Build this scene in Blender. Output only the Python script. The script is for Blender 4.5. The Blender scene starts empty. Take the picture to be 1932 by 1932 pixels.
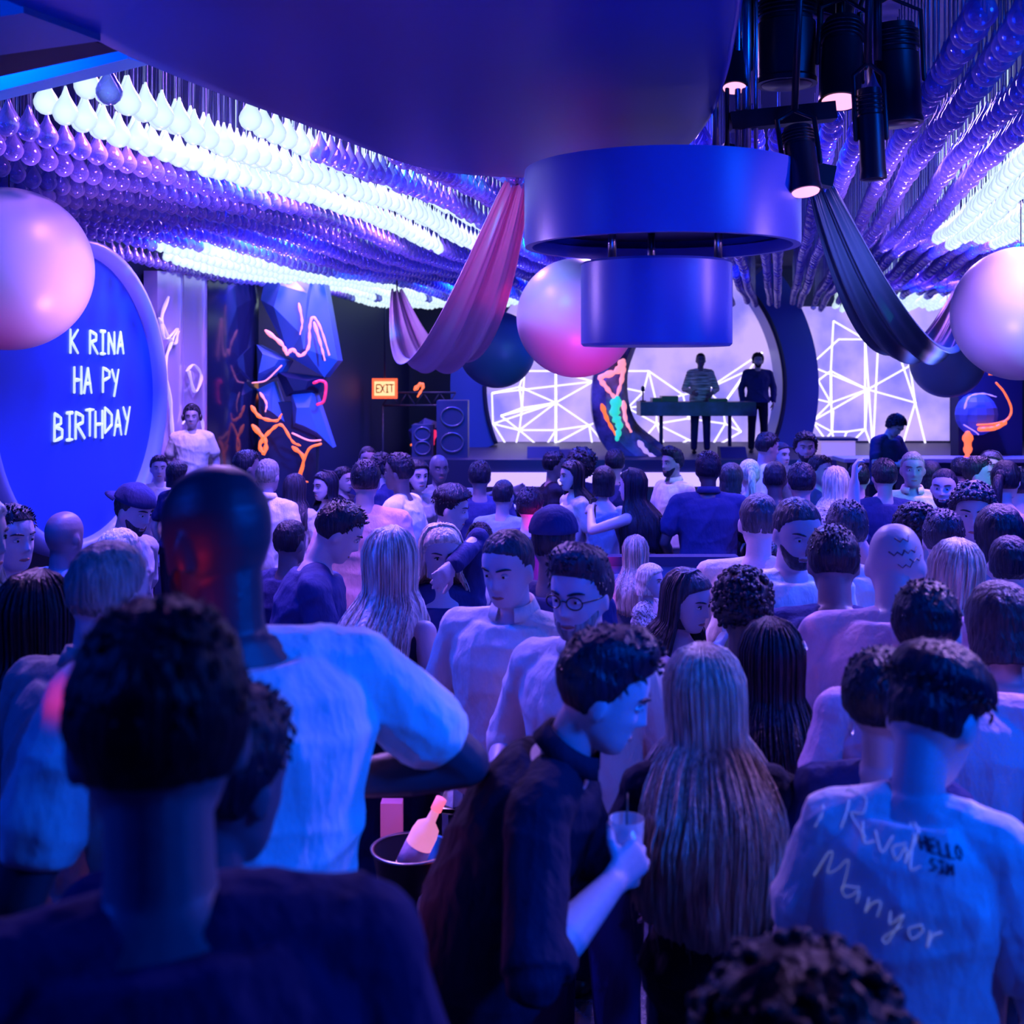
import bpy, math, random
import numpy as np
from mathutils import Vector as V, Matrix as M, noise
from mathutils.bvhtree import BVHTree
R = math.radians
SC = bpy.context.scene
COL = SC.collection
F, HZ, CAMZ = 2200.0, 700.0, 2.4        # focal length in px, horizon row, eye height

def PT(px, py, s):
    "point seen at pixel (px, py) whose scale is s pixels per metre"
    return V(((px - 966) / s, F / s, CAMZ - (py - HZ) / s))

# ------------------------------------------------------------------ camera
cd = bpy.data.cameras.new('camera'); cam = bpy.data.objects.new('camera', cd); COL.objects.link(cam)
cd.sensor_width = 36; cd.lens = 36 * F / 1932; cd.shift_y = -(966 - HZ) / 1932
cam.location = (0, 0, CAMZ); cam.rotation_euler = (R(90), 0, 0)
cd.clip_start = .05; cd.clip_end = 100
cd.dof.use_dof = True; cd.dof.focus_distance = 6.0; cd.dof.aperture_fstop = 3.4
SC.camera = cam
# ------------------------------------------------------------------ world, exposure
w = bpy.data.worlds.new('world'); SC.world = w; w.use_nodes = True
w.node_tree.nodes['Background'].inputs[0].default_value = (0.0, .015, 1, 1)
w.node_tree.nodes['Background'].inputs[1].default_value = .06
SC.view_settings.view_transform = 'Standard'; SC.view_settings.look = 'None'
SC.view_settings.exposure = 0.27; SC.view_settings.gamma = 1; SC.view_settings.use_curve_mapping = False
SC.cycles.max_bounces = 8; SC.cycles.transparent_max_bounces = 16
SC.cycles.sample_clamp_indirect = 4.0
# ------------------------------------------------------------------ lights of the club, with unseen fill lamps added
AX = 500 / F                                 # the room's long axis leans right by this slope
BLUE = (.0, .06, 1); LAV = (.46, .17, 1); MAG = (1, .02, .35); WHT = (.72, .86, 1)
def light(kind, name, loc, power, col, size=.1, tgt=None, sy=None, spot=60, blend=.6):
    d = bpy.data.lights.new(name, kind); o = bpy.data.objects.new(name, d); COL.objects.link(o)
    d.energy = power; d.color = col; o.location = loc
    if kind == 'AREA':
        d.size = size
        if sy: d.shape = 'RECTANGLE'; d.size_y = sy
    else:
        d.shadow_soft_size = size
    if kind == 'SPOT': d.spot_size = R(spot); d.spot_blend = blend
    if tgt is not None:
        o.rotation_euler = (V(tgt) - V(loc)).to_track_quat('-Z', 'Y').to_euler()
    return o
def ub(u, y): return u + AX * y              # lateral room coordinate -> X
ang = -math.atan(AX)
for (u, ys, p) in [(-2.85, (6, 8, 10), 900), (-5.8, (12, 14.5, 17), 700), (2.0, (7.0, 8.6, 10.2), 1100), (2.3, (15, 19), 700), (-4.6, (19.4,), 500)]:
    for y in ys: light('SPOT', 'lavender_downlight', (ub(u, y), y, 4.25), p, LAV, .25, (ub(u, y), y - .6, 0), spot=140, blend=1)
for (x, y, p) in [(-2.2, 4.6, 150), (1.2, 6.6, 200), (-1.2, 7.5, 220), (3.4, 5.0, 170), (.6, 10.5, 260), (4.6, 11, 260), (-2.6, 11, 260), (2.0, 14, 260),
                  (6, 16, 260), (-.5, 16.5, 260), (.2, 3.0, 50)]:
    light('SPOT', 'blue_downlight', (x, y, 4.1), p * 3.6, BLUE, .08, (x, y, 0), spot=130)
light('AREA', 'front_wash', (-4.5, 1.6, 3.9), 80, BLUE, 1.5, (1, 7.5, 1.2))  # unseen blue fill lamps, added outside the frame to lift the crowd
light('AREA', 'front_wash', (4.6, 1.6, 3.9), 150, (.0, .10, 1), 1.5, (0, 7, 1.2))
light('SPOT', 'up_wash', (.5, 1.75, 2.2), 70, (.0, .05, 1), .1, (.2, 4.6, 3.6), spot=100)  # added spot without a fixture, brightens the canopy from below
light('SPOT', 'up_wash', (-1.3, 2.4, 2.3), 36, (.0, .14, 1), .1, (-1.7, 4.2, 3.6), spot=80)  # also added, lifts the ceiling trims at the top left
light('SPOT', 'sculpture_wash', (-1.2, 12.6, 3.2), 420, (.0, .16, 1), .1, (-3.0, 15, 2.6), spot=60)  # no such lamp in the room: added to brighten the faceted sculpture
for (x, y, p, c) in [(-1.9, 6.2, 130, (.6, .25, 1)), (-2.6, 10.5, 160, (.4, .2, 1)), (2.6, 6.6, 170, (.5, .25, 1)), (3.9, 10, 190, (.5, .25, 1)), (.5, 12, 160, (.1, .1, 1)), (.6, 17, 160, (.1, .12, 1))]:
    light('SPOT', 'ceiling_uplight', (x, y, 2.2), p, c, .12, (x + .2, y + .5, 4.3), spot=150, blend=1)  # added in mid-air without fixtures to brighten the unlit globes
light('SPOT', 'lavender_key', (3.4, 5.2, 4.0), 420, (.55, .3, 1), .2, (1.7, 3.2, 1.5), spot=50)
light('SPOT', 'lavender_key', (-1.2, 4.6, 4.2), 260, (.5, .28, 1), .2, (-.2, 3.0, 1.6), spot=46)
light('SPOT', 'blue_key', (2.6, .3, 3.6), 330, (.0, .09, 1), .15, (.85, 2.25, 1.45), spot=36)  # unseen blue spots, added to lift the two near white shirts
light('SPOT', 'blue_key', (1.5, .9, 3.2), 210, (.0, .09, 1), .15, (-.25, 2.25, 1.65), spot=34)
light('SPOT', 'lavender_key', (2.6, 4.6, 4.0), 330, (.55, .3, 1), .15, (1.1, 2.5, 1.6), spot=27)
for (x, y, p) in [(.7, 7.0, 620), (2.6, 7.6, 520), (-1.3, 6.6, 420), (1.0, 10.5, 620), (3.8, 11.5, 620), (-2.4, 11.5, 520)]:
    light('SPOT', 'lavender_backlight', (x, y, 4.25), p, (.55, .30, 1), .2, (x * .8, y - 2.6, 1.4), spot=80, blend=1)
light('SPOT', 'drum_side_light', (2.9, 3.9, 2.9), 75, (.6, .3, 1), .06, (.7, 4.7, 3.0), spot=26)  # spots without fixtures, added for the lavender edges of the drum
light('SPOT', 'drum_side_light', (-1.9, 5.4, 2.9), 60, (.6, .35, 1), .06, (.1, 4.7, 2.95), spot=24)
light('SPOT', 'lavender_key', (-.1, 4.4, 4.2), 300, (.55, .3, 1), .15, (-.3, 2.3, 1.7), spot=30)
light('SPOT', 'lavender_wall_wash', (-2.7, 11.2, 3.6), 260, (.55, .32, 1), .15, (-3.9, 13.4, 2.0), spot=50)  # added spot that makes the mirrored panels look bright lavender
light('SPOT', 'magenta_spot', (-2.5, 3.9, 1.5), 60, MAG, .1, (-2.95, 6.45, 2.5), spot=24)
light('SPOT', 'magenta_spot', (.35, 6.6, .75), 260, MAG, .12, (.5, 8.8, 2.5), spot=42)
light('SPOT', 'teal_spot', (-.4, 6.6, 4.0), 160, (.0, .55, .7), .12, (.6, 8.8, 2.7), spot=34)
light('SPOT', 'magenta_spot', (-.8, 5.0, .9), 220, MAG, .12, (-.25, 7.3, 3.0), spot=30)
light('POINT', 'table_glow', (-.50, 2.55, 1.25), 1.2, (1, .12, .35), .06)
light('SPOT', 'red_spot', (-.95, 1.72, 1.75), 4, (1, .02, .06), .03, (-.60, 2.12, 1.99), spot=26)
light('SPOT', 'red_spot', (-1.0, 1.22, 1.5), 4, (1, .01, .12), .03, (-.48, 1.30, 1.74), spot=18)
light('SPOT', 'teal_spot', (-4.6, 3.2, 3.9), 90, (0, .45, .8), .12, (-2.8, 6.45, 2.6), spot=35)
light('SPOT', 'teal_spot', (4.9, 4.6, 3.9), 420, (.1, .85, .8), .12, (3.7, 8.3, 2.8), spot=40)

# ------------------------------------------------------------------ materials
MATS = {}
def mat(name, col=(.5, .5, .5), rough=.6, metal=0, emit=None, es=1.0, bump=0, bscale=20, spec=.5, stretch=None, var=0, trans=0, alpha=1, sheen=0):
    if name in MATS: return MATS[name]
    m = bpy.data.materials.new(name); m.use_nodes = True; MATS[name] = m
    nt = m.node_tree; b = nt.nodes['Principled BSDF']
    b.inputs['Base Color'].default_value = (*col, 1); b.inputs['Roughness'].default_value = rough
    b.inputs['Metallic'].default_value = metal; b.inputs['Specular IOR Level'].default_value = spec
    if sheen: b.inputs['Sheen Weight'].default_value = sheen
    if trans: b.inputs['Transmission Weight'].default_value = trans
    if alpha < 1: b.inputs['Alpha'].default_value = alpha
    if emit is not None:
        b.inputs['Emission Color'].default_value = (*emit, 1); b.inputs['Emission Strength'].default_value = es
    if bump or var:
        tc = nt.nodes.new('ShaderNodeTexCoord'); mp = nt.nodes.new('ShaderNodeMapping'); n = nt.nodes.new('ShaderNodeTexNoise')
        n.inputs['Scale'].default_value = bscale; n.inputs['Detail'].default_value = 4
        if stretch: mp.inputs['Scale'].default_value = stretch
        nt.links.new(tc.outputs['Object'], mp.inputs[0]); nt.links.new(mp.outputs[0], n.inputs['Vector'])
        if bump:
            bp = nt.nodes.new('ShaderNodeBump'); bp.inputs['Strength'].default_value = bump; bp.inputs['Distance'].default_value = .03
            nt.links.new(n.outputs['Fac'], bp.inputs['Height']); nt.links.new(bp.outputs[0], b.inputs['Normal'])
        if var:
            r = nt.nodes.new('ShaderNodeValToRGB'); e = r.color_ramp.elements
            e[0].position = .35; e[1].position = .68
            e[0].color = (*[c * (1 - var) for c in col], 1); e[1].color = (*[min(1, c * (1 + var)) for c in col], 1)
            nt.links.new(n.outputs['Fac'], r.inputs[0]); nt.links.new(r.outputs[0], b.inputs['Base Color'])
    return m
def cloth(n, c, st=.9, var=.08): return mat(n, c, .85, bump=st, bscale=11, stretch=(1, 1, .45), spec=.2, var=var)
def skinm(n, c): return mat(n, c, .45, spec=.45, bump=.05, bscale=60)
def hairm(n, c, r=.42): return mat(n, c, r, spec=.38, bump=.5, bscale=28, stretch=(3, 3, .35), var=.45)
SK = {'fair': skinm('skin_fair', (.50, .42, .50)), 'tan': skinm('skin_tan', (.33, .26, .34)), 'brown': skinm('skin_brown', (.15, .12, .17)), 'dark': skinm('skin_dark', (.05, .042, .07))}
HR = {'black': hairm('hair_black', (.006, .008, .030)), 'brown': hairm('hair_brown', (.035, .035, .065)), 'grey': hairm('hair_grey', (.22, .22, .23), .5),
      'blond': hairm('hair_blond', (.5, .42, .36)), 'light': hairm('hair_light', (.72, .62, .55))}
CL = {'white': cloth('cloth_white', (.82, .8, .8)), 'offwhite': cloth('cloth_cream', (.66, .6, .58)), 'grey': cloth('cloth_grey', (.3, .3, .33)), 'navy': cloth('cloth_navy', (.025, .035, .16)),
      'black': cloth('cloth_black', (.008, .009, .035)), 'denim': cloth('cloth_denim', (.11, .15, .26), .7, .2), 'pink': cloth('cloth_pink', (.75, .45, .55)), 'blue': cloth('cloth_blue', (.2, .3, .5)),
      'charcoal': cloth('cloth_charcoal', (.05, .05, .06)), 'print': mat('cloth_striped', (.5, .5, .52), .8, bump=.4, bscale=12, stretch=(.4, .4, 6), var=.85),
      'lace': mat('cloth_lace', (.3, .3, .3), .8, bump=.4, bscale=60, var=.95), 'sequin': mat('cloth_sequin', (.02, .02, .025), .25, bump=.9, bscale=120, spec=.9)}
EYEW = mat('eye_white', (.7, .7, .7), .2); EYED = mat('eye_dark', (.01, .01, .01), .15); LIP = mat('lip', (.35, .12, .11), .4)
GLASSF = mat('spectacle_frame', (.01, .01, .01), .25)
LEATHER = mat('shoe_leather', (.015, .015, .015), .35)

# ------------------------------------------------------------------ mesh helpers
class B:
    "collects vertices and faces for one mesh"
    def __init__(s): s.v = []; s.f = []
    def add(s, v, f):
        n = len(s.v); s.v += [tuple(p) for p in v]; s.f += [tuple(i + n for i in q) for q in f]
    def loft(s, rings, caps=True, closed=True):
        n = len(rings[0]); v = [p for r in rings for p in r]; f = []
        for i in range(len(rings) - 1):
            for j in range(n if closed else n - 1):
                k = (j + 1) % n
                f.append((i * n + j, i * n + k, (i + 1) * n + k, (i + 1) * n + j))
        if caps:
            f.append(tuple(range(n))[::-1]); f.append(tuple((len(rings) - 1) * n + j for j in range(n)))
        s.add(v, f)
    def tube(s, pts, rad, seg=12, side=None, round_=True):
        pts = [V(p) for p in pts]; rad = [(r, r) if not isinstance(r, (tuple, list)) else r for r in rad]
        if round_:
            d0 = (pts[0] - pts[1]).normalized(); d1 = (pts[-1] - pts[-2]).normalized(); a = min(rad[0]); b = min(rad[-1])
            e0 = [pts[0] + d0 * a * .95, pts[0] + d0 * a * .6]; e1 = [pts[-1] + d1 * b * .6, pts[-1] + d1 * b * .95]
            rad = [tuple(q * .3 for q in rad[0]), tuple(q * .78 for q in rad[0])] + rad + [tuple(q * .78 for q in rad[-1]), tuple(q * .3 for q in rad[-1])]
            pts = e0 + pts + e1
        rings = []; a = None
        for i, p in enumerate(pts):
            t = (pts[min(i + 1, len(pts) - 1)] - pts[max(i - 1, 0)]).normalized()
            if a is None: a = V(side) if side is not None else (V((1, 0, 0)) if abs(t.x) < .8 else V((0, 1, 0)))
            a = (a - t * a.dot(t)).normalized(); b = t.cross(a)
            rings.append([p + a * math.cos(q) * rad[i][0] + b * math.sin(q) * rad[i][1] for q in [2 * math.pi * j / seg for j in range(seg)]])
        s.loft(rings)
    def ell(s, c, r, rot=None, nu=14, nv=10):
        c = V(c); rings = []
        for i in range(1, nv):
            ph = math.pi * i / nv - math.pi / 2
            rings.append([V((math.cos(t) * math.cos(ph) * r[0], math.sin(t) * math.cos(ph) * r[1], math.sin(ph) * r[2])) for t in [2 * math.pi * j / nu for j in range(nu)]])
        n = len(s.v)
        s.loft([[c + (rot @ p if rot else p) for p in q] for q in rings])
    def box(s, c, d, rot=None):
        c = V(c); vs = [V((x * d[0] / 2, y * d[1] / 2, z * d[2] / 2)) for x in (-1, 1) for y in (-1, 1) for z in (-1, 1)]
        s.add([c + (rot @ p if rot else p) for p in vs], [(0, 1, 3, 2), (4, 6, 7, 5), (0, 4, 5, 1), (2, 3, 7, 6), (0, 2, 6, 4), (1, 5, 7, 3)])
    def lathe(s, prof, c=(0, 0, 0), seg=32, caps=True):
        s.loft([[V((c[0] + r * math.cos(t), c[1] + r * math.sin(t), c[2] + z)) for t in [2 * math.pi * j / seg for j in range(seg)]] for r, z in prof], caps)
    def cyl(s, a, b, r, seg=12): s.tube([a, b], [r, r], seg, round_=False)
    def obj(s, name, m, parent=None, smooth=True, loc=None, rz=0):
        me = bpy.data.meshes.new(name); me.from_pydata(s.v, [], s.f); me.materials.append(m)
        if smooth: me.shade_smooth()
        me.update()
        o = bpy.data.objects.new(name, me); COL.objects.link(o)
        if parent: o.parent = parent
        if loc is not None: o.location = loc; o.rotation_euler = (0, 0, rz)
        return o
def tag(o, label, cat, group=None, kind=None):
    o['label'] = label; o['category'] = cat
    if group: o['group'] = group
    if kind: o['kind'] = kind
    return o
def struct(o, label=None):
    o['kind'] = 'structure'
    if label: o['label'] = label
    return o
def empty(name, loc, rz=0):
    o = bpy.data.objects.new(name, None); COL.objects.link(o); o.location = loc; o.rotation_euler = (0, 0, rz); o.empty_display_size = .1; return o
def catmull(pts, n=8):
    pts = [V(p) for p in pts]; out = []
    q = [pts[0] * 2 - pts[1]] + pts + [pts[-1] * 2 - pts[-2]]
    for i in range(1, len(q) - 2):
        for k in range(n):
            t = k / n; a, b, c, d = q[i - 1:i + 3]
            out.append(.5 * ((2 * b) + (c - a) * t + (2 * a - 5 * b + 4 * c - d) * t * t + (3 * b - a - 3 * c + d) * t ** 3))
    out.append(pts[-1]); return out
def edge_split(o, a=35):
    o.data.set_sharp_from_angle(angle=R(a)); return o
# ------------------------------------------------------------------ people
HEADSEC = [(-.125, .052, -.03, .018), (-.118, .070, -.018, .034), (-.10, .080, .02, .049), (-.08, .083, .045, .059), (-.05, .085, .075, .068), (-.02, .087, .092, .074),
           (.01, .091, .098, .077), (.04, .090, .098, .0765), (.07, .080, .088, .068), (.095, .060, .070, .053), (.110, .036, .045, .033), (.117, .012, .016, .012)]
def headpt(th, z, off=0, face=True):
    "point of the head surface; th=0 is the face direction (-Y); off = offset outwards"
    zz = [s[0] for s in HEADSEC]
    f, b, wd = [float(np.interp(z, zz, [s[k] for s in HEADSEC])) for k in (1, 2, 3)]
    cy = (b - f) / 2; ry = (b + f) / 2; sn, cs = math.sin(th), math.cos(th)
    e = .9
    x = wd * math.copysign(abs(sn) ** e, sn); y = cy - ry * math.copysign(abs(cs) ** e, cs)
    if face and cs > 0:
        g = lambda a, s_: math.exp(-(a / s_) ** 2)
        ax = abs(x); d = 0
        d += .026 * g(x, .011) * (np.interp(z, [-.052, -.044, -.036, .008, .02], [0, 1, 1, .25, 0]))
        d += .010 * g(ax - .012, .008) * g(z + .042, .009)
        d -= .013 * g(ax - .031, .016) * g(z + .004, .012)
        d += .006 * g(ax - .028, .022) * g(z - .018, .008)
        d += .007 * g(x, .022) * g(z + .071, .0055) + .007 * g(x, .018) * g(z + .083, .006) - .004 * g(x, .025) * g(z + .0765, .0025)
        d += .006 * g(x, .02) * g(z + .112, .012)
        d += .005 * g(ax - .045, .018) * g(z + .035, .016)
        y -= d
    p = V((x, y, z))
    if off:
        n = V((x / max(wd, .03), (y - cy) / max(ry, .03), (z - .01) / .115)).normalized(); p += n * off
    return p
HZS = [-.125, -.121, -.116] + [-.110 + i * .0065 for i in range(33)] + [.1055, .110, .114, .117]
def head_mesh(b, T, ns=48):
    b.loft([[T @ headpt(2 * math.pi * j / ns, z) for j in range(ns)] for z in HZS])
    for sx in (-1, 1):
        rot = T.to_3x3() @ M.Rotation(R(20) * sx, 3, 'Z')
        b.ell(T @ V((sx * .079, .008, -.02)), (.010, .019, .032), rot, 10, 8)
def sm(x, a, b): t = max(0, min(1, (x - a) / (b - a))); return t * t * (3 - 2 * t)
def hair_cap(b, T, style, seed, ns=64):
    rng = random.Random(seed); ox = V((seed * 7.3, seed * 3.1, 0))
    base = {'crop': .005, 'short': .013, 'quiff': .015, 'curly': .022, 'afro': .055, 'long': .014, 'fade': .016, 'bob': .02, 'tied': .012}[style]
    low = {'long': -.09, 'bob': -.11, 'afro': -.07, 'curly': -.05}.get(style, -.05)
    zs = HZS[2:]
    rings = []
    for z in zs:
        ring = []
        for j in range(ns):
            th = 2 * math.pi * j / ns; c = math.cos(th)
            hl = float(np.interp(c, [-1, -.35, -.05, .12, .45, .8, 1], [low, low, low + .015, -.01, .045, .062, .068]))
            m = sm(z, hl - .006, hl + .008)
            n = noise.noise(V((math.sin(th) * 3, c * 3, z * 30)) + ox) ; n2 = noise.noise(V((math.sin(th) * 9, c * 9, z * 45)) + ox)
            o = base * (.25 + .75 * sm(z, hl, hl + .05)) if style in ('short', 'quiff', 'crop') else base
            if style == 'quiff': o += .028 * sm(z, .05, .11) * (.6 + .5 * c)
            if style == 'fade': o = .004 + .028 * sm(z, .02, .06)
            if style in ('curly', 'afro'): o += .012 * n2 + .010 * n
            else: o += .004 * n2 + .003 * n
            o = o * m - .010 * (1 - m)
            p_ = headpt(th, z, o, face=False)
            if style in ('long', 'bob') and z < -.02 and c < .2: p2 = headpt(th, -.02, o, face=False); p_ = V((p2.x, p2.y, p_.z))
            ring.append(T @ p_)
        rings.append(ring)
    b.loft(rings)
    if style in ('curly', 'afro'):
        for k in range(420):
            th = rng.uniform(0, 2 * math.pi); z = rng.uniform(-.06, .117); c = math.cos(th)
            hl = float(np.interp(c, [-1, -.35, -.05, .12, .45, .8, 1], [low, low, low + .015, -.01, .045, .062, .068]))
            if z < hl: continue
            r = rng.uniform(.007, .014); p = T @ headpt(th, z, base * rng.uniform(.75, 1.15), face=False)
            b.ell(p, (r, r, r * rng.uniform(.6, 1)), M.Rotation(rng.uniform(0, 3), 3, V((rng.random(), rng.random(), rng.random())).normalized()), 6, 4)
    if style in ('short', 'quiff', 'fade'):
        for k in range(260):                                          # tufts
            th = rng.uniform(0, 2 * math.pi); z = rng.uniform(.02, .116); c = math.cos(th)
            hl = float(np.interp(c, [-1, .12, .45, 1], [low, -.0, .05, .07]))
            if z < hl: continue
            q = .028 * sm(z, .05, .11) * (.6 + .5 * c) if style == 'quiff' else (.012 if style == 'fade' else 0)
            p = T @ headpt(th, z, base * .8 + q, face=False); d = T.to_3x3() @ V((rng.uniform(-.4, .4), -.6 if c > -.2 else .3, .5 if z > .07 else -.6))
            b.tube([p, p + d * .009, p + d * .017], [.004, .003, .0008], 4, round_=False)
def long_hair(b, T, L, seed, back=1.25, vol=1.0, strands=150, front=2.05, lf=0):
    "sheet of hair plus loose strands; falls from the crown round the sides and back"
    rng = random.Random(seed); down = V((0, 0, -1))
    R3 = T.to_3x3(); bk = R3 @ V((0, 1, 0)); bk.z = 0; bk.normalize()
    def path(a, off, ln, wob):
        # a: -front..front, 0 = straight back
        th = math.pi + a; pts = [T @ V((math.sin(a) * .012 * -1, -.02, .117 + off))]
        for z in (.105, .08, .04, 0, -.05, -.09):
            p2 = headpt(th, max(z, -.02), off + .006, face=False); p2.z += min(0, z + .02); pts.append(T @ p2)
        q = pts[-1].copy(); side = (q - (T @ V((0, 0, -.09)))); side.z = 0
        n = 7
        for i in range(1, n + 1):
            t = i / n; d = t * ln
            spread = .06 * vol * math.sin(min(1, t * 1.6) * 1.57) - .012 * t
            p = q + down * d + side.normalized() * spread + bk * ((.075 + lf) * sm(d, .0, .16) * (1 if math.cos(a) > .1 else .1))
            p += V((math.sin(d * 17 + wob) * .007 + math.sin(d * 31 + wob * 2.3 + a * 2) * .003, math.cos(d * 13 + wob) * .007, 0)); pts.append(p)
        return pts
    na = 72; outer = []; inner = []
    for i in range(na + 1):
        a = -front + 2 * front * i / na
        ln = L * (1 - .18 * abs(a) / front) + .02 * noise.noise(V((i * .7, seed, 0)))
        r = .012 * vol + .007 * noise.noise(V((i * .23, seed, 1))) + .004 * noise.noise(V((i * .8, seed, 3)))
        outer.append(path(a, r, ln, seed)); inner.append(path(a, -.010, ln * .96, seed))
    rings = []
    for i in range(na + 1): rings.append(outer[i] + inner[i][::-1])
    b.loft(rings)
    for k in range(strands):
        a = rng.uniform(-front, front); pts = path(a, .012 * vol + rng.uniform(0, .007), L * rng.uniform(.7, 1.06), seed + rng.uniform(-1.6, 1.6))
        r = rng.uniform(.0016, .0034)
        b.tube(pts, [r] * (len(pts) - 2) + [r * .7, r * .2], 4, round_=False)
def hand(b, W, d, n, curl, k=1.0, fat=1.0):
    "palm and five fingers; d = forearm direction, n = where the palm faces"
    d = d.normalized(); n = (n - d * n.dot(d)).normalized(); s = d.cross(n)
    rot = M((s, d, n)).transposed()
    b.tube([W - d * .02, W + d * .03, W + d * .085], [(.026, .02), (.037, .017), (.042, .014)], 12, side=s)
    lens = [.068, .078, .073, .056]
    for i in range(4):
        p = W + d * (.088 - .004 * abs(i - 1.3)) + s * (.032 - .0205 * i); q = d.copy(); pts = [p - d * .025, p]; a = 0
        for j in range(3):
            a += curl * (.7 if j == 0 else .95); q = (d * math.cos(a) + n * math.sin(a)); q = (q + s * (.10 - .07 * i)).normalized()
            p = p + q * lens[i] * (.45, .3, .25)[j]; pts.append(p)
        b.tube(pts, [.0085 * fat, .0088 * fat, .008 * fat, .0075 * fat, .0065 * fat], 8)
    p = W + d * .03 + s * .028; t0 = (s * .75 + d * .55 + n * .35).normalized(); t1 = (d * .8 + s * .25 + n * (.25 + curl * .5)).normalized()
    b.tube([p - s * .012, p + t0 * .035, p + t0 * .035 + t1 * .033, p + t0 * .035 + t1 * .056], [.013 * fat, .0115 * fat, .010 * fat, .008 * fat], 8)
    return W + d * .085 + n * .036
REMESH = []
def rm(o, vox, it=1):
    m = o.modifiers.new('r', 'REMESH'); m.mode = 'VOXEL'; m.voxel_size = vox; m.use_smooth_shade = True
    s = o.modifiers.new('s', 'SMOOTH'); s.factor = .5; s.iterations = it
    REMESH.append(o); return o
def ik(S, W, la, lb, pole):
    d = W - S; L = d.length; mx = (la + lb) * .995
    if L > mx: W = S + d * (mx / L); d = W - S; L = mx
    x = (la * la - lb * lb + L * L) / (2 * L); h = math.sqrt(max(0, la * la - x * x)); u = d.normalized()
    p = pole - u * pole.dot(u)
    if p.length < 1e-4: p = V((0, 1, 0))
    return S + u * x + p.normalized() * h, W
DOWN = (.07, -.03, -.50)
def person(x, y, s, yaw, label, lean=0, side=0, hp=0, hy=0, hr=0, fem=False, hair='short', hc='black', skin='fair', top='white', sleeve='short', bot='navy',
           aL=DOWN, aR=DOWN, cL=.35, cR=.35, pL=None, pR=None, nL=None, nR=None, beard=None, glasses=False, hat=None, face=None, wide=1.0, hlen=.34, skirt=0,
           base=None, group=None, collar=False, necklace=False, tall=None, vol=1.0, sleevecol=None, shoes=True, belly=0, bag=None):
    floor = base if base is not None else (RISER if F / s < RISER_Y else 0)
    seed = len(PEOPLE) + 1; rng = random.Random(seed)
    tot = hy + yaw
    if face is None: face = abs(((tot + 180) % 360) - 180) < 125
    vox = .006 if s >= 700 else (.0085 if s >= 350 else .011); fat = 1.0 if s >= 700 else (1.12 if s >= 350 else 1.3)
    # skeleton in metres for a 1.75 m body; scaled afterwards
    P0 = V((0, 0, .95)); hs = [-.13, -.06, 0, .07, .14, .25, .36, .44, .49, .53]
    def Rt(h):
        t = sm(h, -.05, .30); return M.Rotation(R(side) * t, 3, 'Y') @ M.Rotation(R(lean) * t, 3, 'X')
    def sp(h):
        p = P0.copy(); n = 12; a = 0
        if h <= 0: return P0 + V((0, 0, h))
        for i in range(n): p = p + Rt(h * (i + .5) / n) @ V((0, 0, h / n))
        return p
    if fem: rx = [.10, .160, .165, .135, .115, .125, .142, .138, .09, .05]; ry = [.09, .118, .118, .095, .085, .10, .125, .09, .065, .05]; shw = .150
    else: rx = [.10, .155, .160, .148, .145, .158, .178, .165, .11, .06]; ry = [.09, .115, .115, .105, .105 + belly, .112 + belly, .118, .098, .072, .055]; shw = .180
    rx = [r * wide for r in rx]; ry = [r * (.5 + wide / 2) for r in ry]; shw *= wide
    def torso(b, inf, h0=-1, h1=9, flare=0):
        rings = []; seg = 24
        for h, a, c in zip(hs, rx, ry):
            if h < h0 or h > h1: continue
            r3 = Rt(h); c0 = sp(h); f = inf + flare * sm(h, .2, -.06)
            yo = -.012 if (fem and .3 < h < .4) else 0
            rings.append([c0 + r3 @ V((math.cos(t) * (a + f), math.sin(t) * (c + f) + yo, 0)) for t in [2 * math.pi * j / seg for j in range(seg)]])
        b.loft(rings)
    Rc = Rt(.5); nb = sp(.50)
    Rh = Rc @ M.Rotation(R(-lean * .35), 3, 'X') @ M.Rotation(R(hy), 3, 'Z') @ M.Rotation(R(hp), 3, 'X') @ M.Rotation(R(hr), 3, 'Y')
    Rn = Rc @ M.Rotation(R((hp - lean * .35) * .55), 3, 'X')
    hcen = nb + Rn @ V((0, -.012, .115)) + Rh @ V((0, -.012, .07))
    T = M.Translation(hcen) @ Rh.to_4x4()
    body = B(); torso(body, 0)
    ncr = .043 if fem else .052 * (.7 + wide * .3)
    body.tube([nb - Rc @ V((0, -.01, .04)), nb + Rn @ V((0, 0, .05)), hcen + Rh @ V((0, .018, -.055))], [(ncr * 1.25, ncr * 1.05), (ncr, ncr), (ncr * .98, ncr)], 16)
    if not fem: [body.tube([nb + Rn @ V((0, .012, .02)), sp(.44) + Rc @ V((q * shw * .8, .01, -.005))], [.032, .04], 10) for q in (-1, 1)]
    head_mesh(body, T)
    legs = []
    for sx in (-1, 1):
        hip = V((sx * .088, 0, .92)); kn = V((sx * .105, -.015, .50)); an = V((sx * .115, .01, .085))
        legs.append((hip, kn, an))
        body.tube([hip, (hip + kn) / 2, kn, (kn + an) / 2 + V((0, .012, .04)), an], [.085, .072, .054, .052, .036], 14)
        body.tube([an + V((0, .02, -.04)), an + V((sx * .01, -.07, -.055)), an + V((sx * .015, -.15, -.062))], [(.035, .035), (.04, .026), (.034, .018)], 10, side=(1, 0, 0))
    arms = []; grips = []
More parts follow.
